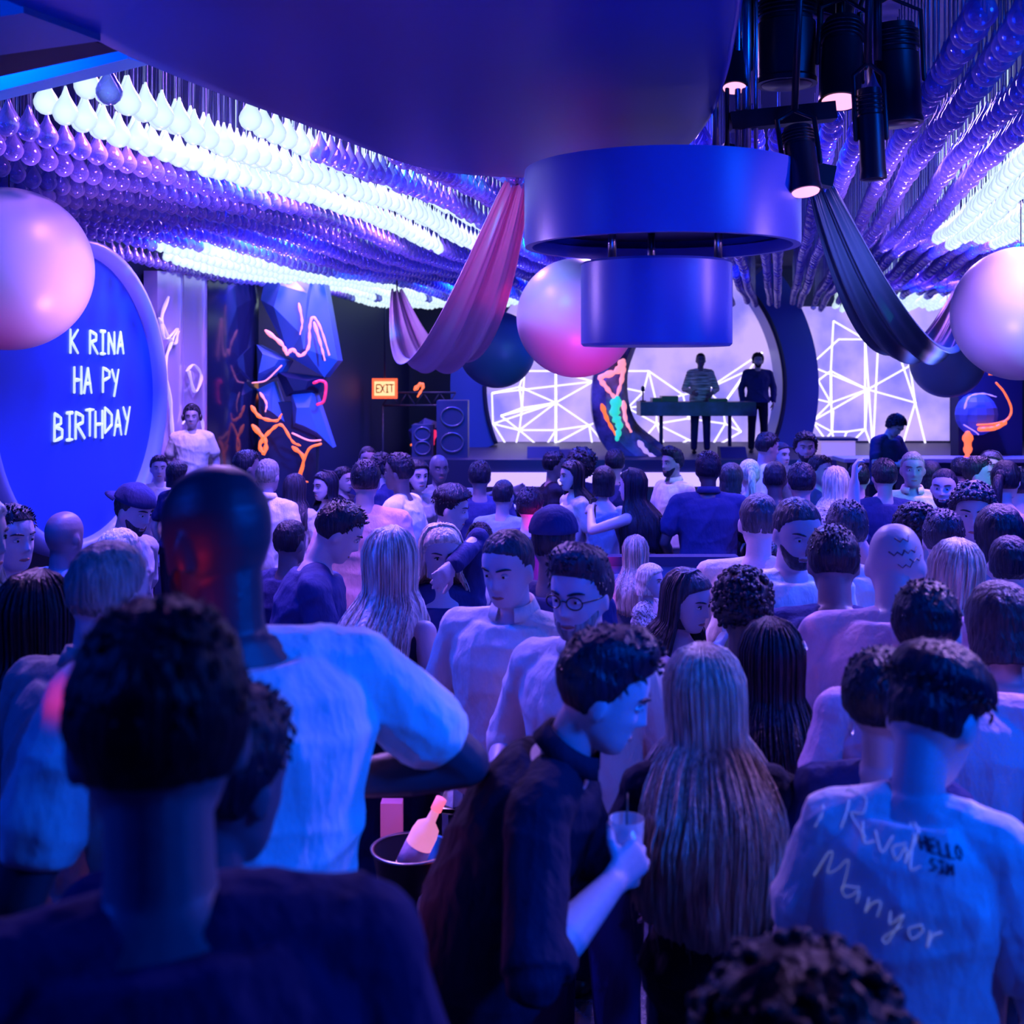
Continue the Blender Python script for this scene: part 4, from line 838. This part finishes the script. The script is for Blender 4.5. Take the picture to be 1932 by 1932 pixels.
# ---- middle of the crowd
F6 = person(122, 965, 400, 150, 'bald person in a blue T-shirt in front of the greeting disc', hy=10, hair='bald', skin='brown', top='blue', sleeve='short', bot='navy', wide=1.1)
F7 = person(252, 905, 360, 70, 'bearded person in a backwards cap beside the greeting disc', hair='crop', hc='brown', skin='fair', top='grey', sleeve='short', bot='denim', hat='bnavy', beard='brown', hp=14, lean=6)
F8 = person(226, 996, 450, 140, 'person with pale cropped hair just above the grey-haired head', hair='crop', hc='light', skin='fair', top='blue', sleeve='short', bot='navy')
F19 = person(640, 944, 430, 100, 'dark-haired person in a navy hooded top looking down to the right', hp=22, lean=10, hair='short', skin='fair', top='navy', sleeve='long', bot='black', wide=1.12, aR=HOLD)
F20 = person(548, 980, 370, 150, 'person with round dark cropped head behind the bald one\'s shoulder', hair='crop', hc='black', skin='brown', top='navy', sleeve='short', bot='black')
F21 = person(738, 994, 500, 152, 'person with long blond hair and a sleeveless black dress, seen from behind', fem=True, hair='long', hc='light', skin='fair', top='black', sleeve='none', bot=None, skirt=.5, hlen=.36, aR=(.06, -.1, -.48), aL=HOLD, wide=1.05)
F22 = person(832, 988, 430, 14, 'person with light hair facing the camera, hand over the mouth', fem=True, hair='long', hc='light', skin='fair', top='navy', sleeve='long', bot='black', hlen=.26, aL=(-.13, -.20, .20), nL=(0, 1, 0), cL=.2, hp=8)
F23 = person(905, 985, 330, 178, 'person in a brilliant white shirt between the hand-over-mouth one and the grey shirt', hair='short', skin='tan', top='white', sleeve='short', bot='navy', wide=1.2)
F24 = person(958, 1000, 545, -24, 'short-haired person in a pale buttoned shirt looking down at the table', hp=12, hy=-6, hair='crop', hc='brown', skin='fair', top='offwhite', sleeve='long', bot='denim', collar=True, wide=1.15, aR=(.02, -.24, -.36), aL=(.03, -.2, -.40))
F25 = person(1045, 942, 480, 155, 'person in a dark blue baseball cap behind the one with spectacles', hy=10, hair='crop', skin='brown', top='navy', sleeve='short', bot='black', hat='fnavy')
F26 = person(1094, 1022, 620, -32, 'person with spectacles, grey beard and open white shirt holding a drink', hp=6, hair='quiff', hc='brown', skin='fair', top='offwhite', sleeve='elbow', bot='navy', glasses=True, beard='grey', aR=(.02, -.18, -.32), cR=.75, collar=True, wide=1.02)
drink(F26, 1, 'plastic_cup', 'cup with a pink drink held by the person with spectacles', (1, .15, .35))
F29 = person(1228, 1062, 330, 60, 'small person in profile with pale hair beside the partition', fem=True, hair='bob', hc='light', skin='fair', top='lace', sleeve='short', bot='black', aR=HOLD)
F30 = person(1298, 1074, 490, 48, 'person with long highlighted brown hair and bare shoulder drinking', fem=True, hair='long', hc='brown', skin='fair', top='lace', sleeve='none', bot='black', hlen=.30, hp=10, aR=(-.10, -.22, .08), cR=.8)
drink(F30, 1, 'plastic_cup', 'cup raised to the mouth of the person with highlighted hair', (.2, .2, .5))
F31 = person(1402, 1064, 560, 172, 'person with tight black curls and dark clothes seen from behind', hair='curly', skin='dark', top='navy', sleeve='short', bot='black', hp=4)
F32 = person(1455, 1168, 650, 176, 'person with long black hair and sequined black dress with a sparkly hair tie', fem=True, hair='long', hc='black', skin='tan', top='sequin', sleeve='short', bot=None, skirt=.45, hlen=.40, wide=1.1)
b = B(); Th = F32['T']; pts = [Th @ V((-.075 + .02 * math.cos(a), .03, .05 + .02 * math.sin(a))) for a in [2 * math.pi * j / 14 for j in range(15)]]; b.tube(pts, [.010 if j % 2 else .007 for j in range(15)], 8); b.obj('hair_tie', mat('sparkle', (.8, .8, .9), .15, metal=.8, bump=.8, bscale=150), F32['root'])
F33 = person(1503, 940, 480, 14, 'bearded person with receding hair and white T-shirt looking down', hp=14, hair='crop', hc='brown', skin='fair', top='white', sleeve='short', bot='navy', beard='brown', wide=1.05)
F34 = person(1572, 992, 520, 170, 'broad person in a dark navy T-shirt seen from behind, right of the receding-haired one', hair='short', skin='brown', top='navy', sleeve='short', bot='black', wide=1.3, lean=8, hp=12)
F35 = person(1690, 990, 575, 165, 'person with a tattooed shaven head and pink-lit T-shirt seen from behind', hy=-12, hp=24, lean=14, hair='bald', skin='fair', top='pink', sleeve='short', bot='navy', wide=1.15)
F36 = person(1748, 1096, 735, 172, 'dark-haired person in a loose pale jacket behind the printed T-shirt', hy=-14, hp=10, hair='short', skin='fair', top='pink', sleeve='long', bot='navy', wide=1.3, lean=6)
F38 = person(1668, 1220, 860, 150, 'person with a hoop earring and navy top squeezed behind the printed T-shirt', fem=True, hair='short', skin='tan', top='navy', sleeve='short', bot='black', hy=-20)
b = B(); q = F38['T'] @ V((.083, .01, -.075)); b.tube([q + V((0, math.cos(a) * .026, math.sin(a) * .026)) for a in [2 * math.pi * j / 20 for j in range(21)]], [.0022] * 21, 6); b.obj('hoop_earring', METAL, F38['root'])
b = B(); q = F38['T'] @ V((-.083, .01, -.075)); b.tube([q + V((0, math.cos(a) * .026, math.sin(a) * .026)) for a in [2 * math.pi * j / 20 for j in range(21)]], [.0022] * 21, 6); b.obj('hoop_earring', METAL, F38['root'])
F39 = person(1803, 1018, 520, 165, 'person with pinkish blond hair down to the shoulders near the right', fem=True, hair='long', hc='light', skin='fair', top='blue', sleeve='short', bot='black', hlen=.16, side=-6)
F39b = person(1888, 1100, 640, 172, 'person in a denim jacket with dark hair at the right edge', fem=True, hair='bob', hc='brown', skin='fair', top='denim', sleeve='long', bot='navy', wide=1.2, hp=20)
F40 = person(1728, 944, 400, 175, 'person with dark wavy hair above the tattooed head', hair='curly', skin='fair', top='navy', sleeve='short', bot='black')
F41 = person(1836, 905, 395, -20, 'curly-haired person facing the camera, only forehead and eyes showing', hair='curly', hc='brown', skin='fair', top='offwhite', sleeve='short', bot='navy', hp=4)
F42 = person(1885, 950, 440, 170, 'person with dark hair and blue top right of the curly-haired face', hair='bob', hc='black', fem=True, skin='fair', top='blue', sleeve='short', bot='navy')
F43 = person(1716, 962, 380, 165, 'person reaching one bare arm up with a raised phone', fem=True, hair='tied', hc='brown', skin='fair', top='navy', sleeve='none', bot='black', aL=(.12, -.06, .50), cL=.7, pL=(1, .2, 0), aR=DOWN)
F59 = person(1598, 942, 420, 172, 'person with dark hair and pale top directly behind the navy T-shirt', hair='short', hc='brown', skin='fair', top='offwhite', sleeve='short', bot='navy')
F58 = person(1432, 930, 420, 160, 'person with cropped hair in a pale T-shirt seen from behind, left of the receding-haired one', hair='crop', hc='brown', skin='fair', top='offwhite', sleeve='short', bot='navy', hy=14, lean=6, wide=1.1)
F17 = person(852, 915, 330, 82, 'person in profile with a dark curly top and shaved side', hair='fade', hc='black', skin='fair', top='white', sleeve='short', bot='navy', hp=10)
F14 = person(690, 866, 300, 168, 'broad person in a lilac-lit shirt seen from behind', hair='short', skin='tan', top='pink', sleeve='long', bot='black', wide=1.25, hy=12)
F15 = person(752, 853, 270, -104, 'person in a white shirt in profile turned to the left', hair='short', skin='brown', top='white', sleeve='short', bot='black', wide=1.1)
F10 = person(505, 865, 262, 165, 'person with cropped hair and a pale high-collared shirt', hair='crop', hc='grey', skin='tan', top='offwhite', sleeve='short', bot='navy', collar=True)
F11 = person(556, 894, 242, 176, 'person with long straight brown hair in a pale top, seen from behind', fem=True, hair='long', hc='brown', skin='fair', top='offwhite', sleeve='long', bot='black', hlen=.28)
F12 = person(612, 888, 240, -50, 'person with long black curls in a dark dress facing left', fem=True, hair='long', hc='black', skin='fair', top='black', sleeve='long', bot=None, skirt=.4, hlen=.22, vol=1.4)
F9 = person(466, 848, 240, 120, 'small person in dark clothes by the foot of the faceted sculpture', hair='short', skin='brown', top='navy', sleeve='short', bot='black')
F13 = person(694, 842, 205, 15, 'person in small spectacles facing the camera from the back', hair='crop', skin='tan', top='navy', sleeve='short', bot='black', glasses=True)
F16 = person(828, 858, 225, 20, 'person stretching one arm out over the crowd', hair='bald', skin='brown', top='grey', sleeve='short', bot='black', aL=(.46, -.10, .03), aR=DOWN)
F18 = person(905, 868, 245, 178, 'person in a dark navy shirt seen from behind left of the pedestal', hair='short', skin='brown', top='navy', sleeve='short', bot='black', wide=1.15)
F66 = person(1046, 850, 215, 100, 'person in black standing against the lavender stage strip', hair='short', skin='tan', top='black', sleeve='long', bot='black')
F65 = person(1078, 868, 236, -70, 'person with long dark hair and pale top in profile to the left', fem=True, hair='long', hc='black', skin='fair', top='offwhite', sleeve='short', bot='black', hlen=.4)
F64 = person(1098, 842, 215, 150, 'person with a round dark afro below the balloon', fem=True, hair='afro', hc='black', skin='brown', top='navy', sleeve='short', bot='black')
F67 = person(1160, 846, 215, 178, 'person with short dark hair in front of the painted arm sculpture', hair='short', skin='tan', top='navy', sleeve='short', bot='black')
F63 = person(1140, 878, 240, 160, 'person with a dark bob in a light blue dress', fem=True, hair='bob', hc='black', skin='fair', top='blue', sleeve='none', bot=None, skirt=.4)
F62 = person(1192, 884, 258, -120, 'person with very long dark hair and a pale blue skirt photographing to the left', fem=True, hair='long', hc='black', skin='fair', top='black', sleeve='none', bot='blue', hlen=.42, aL=(.0, -.3, .04), cL=.8, vol=1.3)
drink(F62, 0, 'phone', 'phone held up by the person with very long dark hair')
F60 = person(1268, 842, 216, -60, 'bearded person in an open pale shirt and jeans looking left', hair='quiff', skin='tan', top='white', sleeve='long', bot='denim', beard='black', collar=True, aR=HOLD)
F61 = person(1336, 850, 262, 176, 'person in a dark polo shirt seen from behind in front of the partition', hair='short', skin='dark', top='navy', sleeve='short', bot='black', wide=1.15, collar=True, aL=(.04, -.18, -.40), aR=(.04, -.18, -.40))
F52 = person(1448, 815, 208, 100, 'person in a white T-shirt with a dark arm, below the ring', hair='short', skin='tan', top='white', sleeve='short', bot='black', hp=8)
F53 = person(1474, 834, 190, 30, 'person with hair pulled back smiling beside the striped shirt', fem=True, hair='tied', hc='brown', skin='fair', top='navy', sleeve='short', bot='black')
F54 = person(1520, 812, 208, -8, 'bearded person in a pale open shirt facing the camera below the ring', hair='curly', hc='black', skin='tan', top='offwhite', sleeve='long', bot='black', beard='black', collar=True)
F55 = person(1462, 870, 262, 165, 'person with a round dark head and black top left of the short dark hair', hair='crop', skin='dark', top='black', sleeve='short', bot='black', wide=1.1)
F56 = person(1512, 872, 285, 176, 'person with short dark hair in a floral top below the bearded one', hair='short', skin='tan', top='lace', sleeve='short', bot='black')
F57 = person(1414, 866, 235, 176, 'person with pale hair in a bun and pale blue top behind the dark polo', fem=True, hair='tied', hc='light', skin='fair', top='blue', sleeve='none', bot='navy')
F44 = person(1577, 880, 262, 176, 'person with straight pale blond hair down the back', fem=True, hair='long', hc='light', skin='fair', top='navy', sleeve='short', bot='black', hlen=.2)
F46 = person(1668, 864, 262, 178, 'person with very short dark hair left of the laughing one', hair='short', skin='tan', top='navy', sleeve='short', bot='black')
F45 = person(1722, 852, 258, -12, 'laughing person with an open-necked pale shirt', hair='crop', hc='grey', skin='tan', top='offwhite', sleeve='short', bot='navy', collar=True, wide=1.15)
F47 = person(1782, 884, 290, -30, 'bearded person with a shaded face right of the laughing one', hair='crop', hc='black', skin='fair', top='navy', sleeve='short', bot='black', beard='black')
F48 = person(1845, 860, 258, 60, 'person with dark hair and light face in profile near the orange stroke', hair='short', skin='fair', top='offwhite', sleeve='short', bot='black')
F49 = person(1898, 868, 285, 140, 'person with a dark ponytail and blue top at the right', fem=True, hair='tied', hc='black', skin='fair', top='blue', sleeve='none', bot='navy')
F50 = person(1812, 862, 215, 178, 'small person with a dark head between the bearded and the profile face', hair='short', skin='tan', top='black', sleeve='short', bot='black')
F51 = person(1756, 868, 220, 170, 'small person in dark clothes behind the laughing one\'s shoulder', hair='bob', fem=True, skin='tan', top='navy', sleeve='short', bot='black')
# ---- on the stage
D1 = person(1322, 666, 116, 0, 'person in a striped jacket behind the booth table', hair='crop', skin='brown', top='print', sleeve='long', bot='navy', base=1.06, hat=None, aL=(.0, -.22, -.33), aR=(.0, -.22, -.33))
D2 = person(1430, 664, 115, -6, 'bearded person in a dark shirt standing with hands at the side in the booth', hair='curly', skin='fair', top='navy', sleeve='long', bot='black', beard='black', base=1.06, wide=1.1)
D3 = person(1690, 780, 150, 30, 'dark-haired performer in a navy T-shirt looking down at the right counter', hair='curly', skin='fair', top='navy', sleeve='short', bot='black', hp=30, lean=14, aL=(-.06, -.3, -.24), aR=(-.02, -.3, -.24), cL=.7, cR=.7, base=0)
D4 = person(362, 764, 172, 10, 'person with headphones standing in for a reflection in the wall panels', hair='short', skin='tan', top='offwhite', sleeve='short', bot='black', base=.3)  # reflection in the glass panels, built as a solid figure
b = B(); Th = D4['T']; b.tube([Th @ V((.095 * math.cos(a), .0, .02 + .125 * math.sin(a))) for a in [math.pi * j / 16 for j in range(17)]], [.008] * 17, 8); hp_ = b.obj('headphones', BLKM, D4['root'])
for sx in (-1, 1): b = B(); b.ell(Th @ V((sx * .095, 0, -.01)), (.02, .035, .042)); b.obj('ear_cup', BLKM, hp_)
q = D4['root'].location; o = rbox('wooden_step', q.x - .35, q.x + .35, q.y - .3, q.y + .3, 0, .3, STAGEM); tag(o, 'low dark step under the person with headphones', 'step')
# ---- small back-row heads that fill the gaps
for i, (x, y, s, yaw, kw, lb) in enumerate([
    (300, 858, 205, 20, dict(top='offwhite'), 'small person in a pale top at the foot of the greeting disc'), (335, 868, 215, 150, dict(top='navy', fem=True, hair='bob'), 'small person with a dark bob below the mirrored panels'),
    (720, 852, 215, 150, dict(top='navy', hair='curly'), 'small curly-haired person between the spectacles and the white shirt'), (788, 866, 240, 30, dict(top='grey', fem=True, hair='bob'), 'small person with a bob below the red stroke'),
    (648, 880, 215, 60, dict(top='black'), 'small person in black left of the lilac-lit shirt'), (950, 905, 262, 160, dict(top='blue', skin='tan', hair='crop', aL=HOLD), 'person in a mid-blue shirt just left of the white-topped pedestal'),
    (1380, 872, 238, 150, dict(top='grey', fem=True, hair='bob', hc='brown'), 'small person with a brown bob right of the dark polo'), (1548, 858, 235, 40, dict(top='navy', hair='short', skin='tan'), 'small person with dark hair right of the floral top'),
    (1620, 872, 240, 160, dict(top='black', hair='short'), 'small person in black left of the raised hand'), (1870, 850, 225, -30, dict(top='grey', fem=True, hair='long', hc='brown'), 'small person with long brown hair below the orange-painted sculpture'),
    (1920, 880, 280, 170, dict(top='white', hair='short'), 'person in a white top cut by the right edge, back row'), (1905, 990, 400, 165, dict(top='navy', fem=True, hair='long'), 'person with long black hair near the right edge, middle row'),
    (1780, 960, 420, 160, dict(top='offwhite', hair='short', hc='brown'), 'person with brown hair right of the dark wavy head'), (1905, 1010, 470, 160, dict(top='offwhite', hair='crop'), 'cropped-haired person in a cream T-shirt by the right edge'),
    (20, 950, 470, 60, dict(top='navy', hair='short'), 'dark-haired person in navy at the far left edge'), (448, 905, 300, 160, dict(top='grey', hair='short'), 'person in grey just behind the bald head'),
    (1200, 1010, 315, 160, dict(top='denim', fem=True, hair='long', hc='blond'), 'blond person with back turned right at the partition'), (1000, 918, 300, 160, dict(top='navy', hair='short'), 'person with short hair behind the baseball cap')]):
    kw = dict(dict(skin='fair', sleeve='short', bot='black', hair='short'), **kw); person(x, y, s, yaw, lb, **kw)
# ---- tables and what stands on them
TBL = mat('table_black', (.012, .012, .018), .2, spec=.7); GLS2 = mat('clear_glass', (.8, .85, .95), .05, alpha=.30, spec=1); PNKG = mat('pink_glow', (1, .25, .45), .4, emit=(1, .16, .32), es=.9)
def rtable(c, r, h, label):
    o = empty('cocktail_table', (c[0], c[1], 0)); b = B(); b.lathe([(.01, h - .03), (r - .01, h - .03), (r, h - .02), (r, h - .005), (r - .01, h), (.01, h)], (0, 0, 0), 40); edge_split(b.obj('table_top', TBL, o)); b = B(); b.cyl((0, 0, .02), (0, 0, h - .03), .03); b.obj('pole', METAL, o)
    b = B(); b.lathe([(.01, 0), (r * .7, 0), (r * .7, .012), (.05, .03), (.01, .03)], (0, 0, 0), 32); b.obj('foot', METAL, o); tag(o, label, 'table'); return o
rtable((-.30, 3.62), .27, .70, 'small round black table with the bottle bucket at the centre front')
rtable((-.205, 4.72), .19, .70, 'small round black table with the tall glass lamp behind the bucket')
rtable((1.80, 4.02), .24, .74, 'small round black table with a bottle at the right edge')
q = PT(776, 1600, 600); bk = empty('ice_bucket', (q.x, q.y, .70)); b = B(); b.lathe([(.085, 0), (.088, .004), (.122, .195), (.126, .20), (.118, .20), (.083, .01), (.005, .01), (.005, 0)], (0, 0, 0), 40, caps=False); b.obj('wall', BLKM, bk)
b = B(); b.lathe([(.118, .197), (.127, .197), (.129, .203), (.118, .203), (.118, .197)], (0, 0, 0), 40, caps=False); b.obj('rim', METAL, bk); b = B(); rg = random.Random(3)
b = B(); b.lathe([(.005, .12), (.10, .12)], (0, 0, 0), 24); b.obj('ice_bed', mat('ice', (.6, .7, .9), .2, bump=.9, bscale=60), bk)
b = B(); b.ell((.06, -.10, .06), (.035, .018, .05)); b.obj('emblem', CL['white'], bk); tag(bk, 'black ice bucket with a white emblem holding a tilted bottle', 'bucket')
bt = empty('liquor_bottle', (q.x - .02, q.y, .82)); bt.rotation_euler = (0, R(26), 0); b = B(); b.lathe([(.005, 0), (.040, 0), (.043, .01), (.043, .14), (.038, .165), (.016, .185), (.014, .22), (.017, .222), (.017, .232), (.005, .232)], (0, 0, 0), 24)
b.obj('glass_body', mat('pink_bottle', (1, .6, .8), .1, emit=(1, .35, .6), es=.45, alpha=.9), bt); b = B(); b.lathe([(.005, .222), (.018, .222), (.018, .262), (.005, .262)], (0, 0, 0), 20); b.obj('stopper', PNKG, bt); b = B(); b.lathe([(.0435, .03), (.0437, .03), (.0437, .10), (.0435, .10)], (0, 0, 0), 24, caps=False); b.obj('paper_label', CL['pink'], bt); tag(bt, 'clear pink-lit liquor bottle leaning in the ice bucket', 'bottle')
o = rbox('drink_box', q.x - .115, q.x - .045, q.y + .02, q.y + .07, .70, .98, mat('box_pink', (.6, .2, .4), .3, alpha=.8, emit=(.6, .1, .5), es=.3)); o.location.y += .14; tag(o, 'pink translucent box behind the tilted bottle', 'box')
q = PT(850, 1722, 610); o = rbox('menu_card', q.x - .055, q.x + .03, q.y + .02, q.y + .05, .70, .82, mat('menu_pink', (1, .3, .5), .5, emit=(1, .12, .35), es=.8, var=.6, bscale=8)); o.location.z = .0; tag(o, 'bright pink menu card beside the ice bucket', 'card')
q = PT(872, 1490, 470); hk = empty('hurricane_lamp', (q.x, q.y, .70)); b = B(); b.lathe([(.005, 0), (.034, 0), (.036, .012), (.036, .035), (.005, .035)], (0, 0, 0), 28); b.obj('base', BLKM, hk); b = B(); b.lathe([(.005, .037), (.033, .037), (.033, .12), (.005, .12)], (0, 0, 0), 28); b.obj('glowing_candle', PNKG, hk)
b = B(); b.lathe([(.037, .035), (.037, .15), (.030, .18), (.034, .23), (.040, .25), (.036, .285), (.024, .30), (.038, .315)], (0, 0, 0), 28, caps=False); b.obj('glass_chimney', GLS2, hk); tag(hk, 'tall glass lamp with a glowing pink base on the second small table', 'lamp')
for dx, dy, lb in ((-.07, .05, 'small glass tumbler left of the tall glass lamp'), (.03, .12, 'small glass tumbler behind the tall glass lamp')):
    b = B(); b.lathe([(.002, 0), (.024, 0), (.032, .09), (.030, .09), (.023, .006), (.002, .006)], (0, 0, 0), 20, caps=False); tag(b.obj('glass_tumbler', GLS2, loc=(q.x + dx, q.y + dy, .70)), lb, 'glass', 'tumblers on the second small table')
b = B(); pk = [(0, 0, .13), (.05, .03, 0), (-.05, .03, 0), (0, -.05, 0)]; b.loft([[V((.055 * math.cos(t), .055 * math.sin(t), 0)) for t in (0, 1.57, 3.14, 4.71)], [V((.03 * math.cos(t), .03 * math.sin(t), .06)) for t in (0, 1.57, 3.14, 4.71)], [V((.002 * math.cos(t), .002 * math.sin(t), .12)) for t in (0, 1.57, 3.14, 4.71)]])
tag(b.obj('folded_napkin', CL['white'], smooth=False, loc=(q.x - .03, q.y - .09, .70)), 'white folded napkin standing by the tall glass lamp', 'napkin')
q = PT(1908, 1590, 545); o = empty('bottle', (q.x + .01, q.y, .74)); b = B(); b.lathe([(.003, 0), (.036, 0), (.038, .01), (.038, .10), (.015, .14), (.013, .18), (.003, .18)], (0, 0, 0), 22); b.obj('glass_body', mat('bottle_blue', (.1, .25, .4), .1, spec=1), o); b = B(); b.lathe([(.0385, .02), (.0385, .09)], (0, 0, 0), 22, caps=False); b.obj('paper_label', CL['white'], o); b = B(); b.lathe([(.003, .18), (.015, .18), (.015, .2), (.003, .2)], (0, 0, 0), 16); b.obj('cap', METAL, o); tag(o, 'small bottle with white label on the table at the right edge', 'bottle')
b = B(); b.lathe([(.002, 0), (.024, 0), (.032, .09), (.030, .09), (.023, .006), (.002, .006)], (0, 0, 0), 20, caps=False); tag(b.obj('glass_tumbler', GLS2, loc=(q.x - .1, q.y - .03, .74)), 'glass tumbler left of the bottle at the right edge', 'glass')
bake()
# ------------------------------------------------------------------ writing and marks laid onto the baked clothes and skin
def decal(P, src, name, m, lines, r=.0022, lift=.0015):
    "lines: polylines of picture points at the person's own depth, dropped onto the mesh along the view depth (+Y)"
    me = src.data; mw = src.matrix_world; vs = [mw @ v.co for v in me.vertices]; bv = BVHTree.FromPolygons(vs, [p.vertices[:] for p in me.polygons]); b = B(); inv = mw.inverted()
    for ln in lines:
        out = []
        for p in ln:
            o_ = V((p[0], p[1] - 1.0, p[2])); h = bv.ray_cast(o_, V((0, 1, 0)))
            if h[0] is not None: out.append(inv @ (h[0] - V((0, lift, 0))))
        if len(out) > 1: b.tube(out, [(r, r * .5)] * len(out), 5)
    if b.v: b.obj(name, m, src)
bpy.context.view_layer.update()
def script(txt, x, y, s, size, slant, adv, drop=0):
    "loopy handwriting as polylines"
    L = {'f': [(.1, -.4), (.35, .9), (.5, 1.1), (.3, .9), (.2, 0)], 'R': [(.0, 0), (.2, 1.0), (.6, 1), (.5, .6), (.2, .5), (.6, 0)], 'i': [(.1, .5), (.15, 0), (.4, .1)], 'v': [(0, .5), (.2, 0), (.45, .5)], 'o': [(.35, .5), (.05, .3), (.2, 0), (.45, .3), (.3, .5)],
         'l': [(0, .1), (.35, 1), (.25, 1.1), (.15, 0), (.4, .1)], 'M': [(0, 0), (.25, 1), (.35, .2), (.6, 1), (.7, 0)], 'a': [(.4, .5), (.05, .3), (.2, 0), (.4, .4), (.45, 0)], 'n': [(.05, .5), (.1, 0), (.15, .35), (.35, .5), (.4, 0)], 'u': [(.05, .5), (.1, .05), (.3, .05), (.4, .5), (.45, 0)],
         'g': [(.4, .5), (.05, .3), (.2, .05), (.4, .4), (.35, -.5), (.1, -.4), (.45, .05)], 'y': [(.05, .5), (.15, .1), (.4, .5), (.25, -.5), (.1, -.4), (.45, .1)], 'r': [(.05, .5), (.1, 0), (.15, .35), (.4, .5)], 's': [(.4, .5), (.1, .4), (.35, .15), (.05, 0)], 't': [(.2, .9), (.15, 0), (.4, .1)]}
    out = []; cx = 0
    for i, ch in enumerate(txt):
        if ch in L:
            q = catmull([V((a + .3 * b_ , 0, b_)) for a, b_ in L[ch]], 4)
            out.append([PT(x + (cx + p.x) * size, y + drop * cx * size - p.z * size, s) for p in q])
        cx += adv
    return out
def block(txt, x, y, s, size, adv, drop=0):
    out = []; cx = 0
    for ch in txt:
        if ch in STK:
            for st_ in STK[ch]: out.append([PT(x + cx + p[0] * size * .8, y + drop * cx - p[1] * size, s) for p in st_])
        cx += adv
    return out
WH = mat('print_white', (.95, .92, .95), .4, emit=(.5, .6, 1), es=.12); BK = mat('print_dark', (.01, .015, .06), .6); TT = mat('tattoo_ink', (.12, .07, .12), .5)
sh = F37['shirt']
decal(F37, sh, 'script_print', WH, script('f Rival', 1526, 1520, 1000, 52, 0, .38, .30) + script('Manyor', 1520, 1625, 1000, 52, 0, .56, .36), .0016)
decal(F37, sh, 'black_print', BK, block('HELLO', 1676, 1528, 1000, 19, 13.5, .18) + block('SIM', 1684, 1554, 1000, 17, 13, .18), .0026)
bd = [c for c in F35['root'].children if c.name.startswith('body')][0]
decal(F35, bd, 'head_tattoo', TT, [[PT(x + dx, y + dy, 575) for x, y in ((-14, 0), (-6, 6), (0, 0), (8, 5), (14, -4))] for dx, dy in ((1690, 1010), (1702, 1030), (1676, 1034), (1712, 1046), (1690, 1056))], .003)
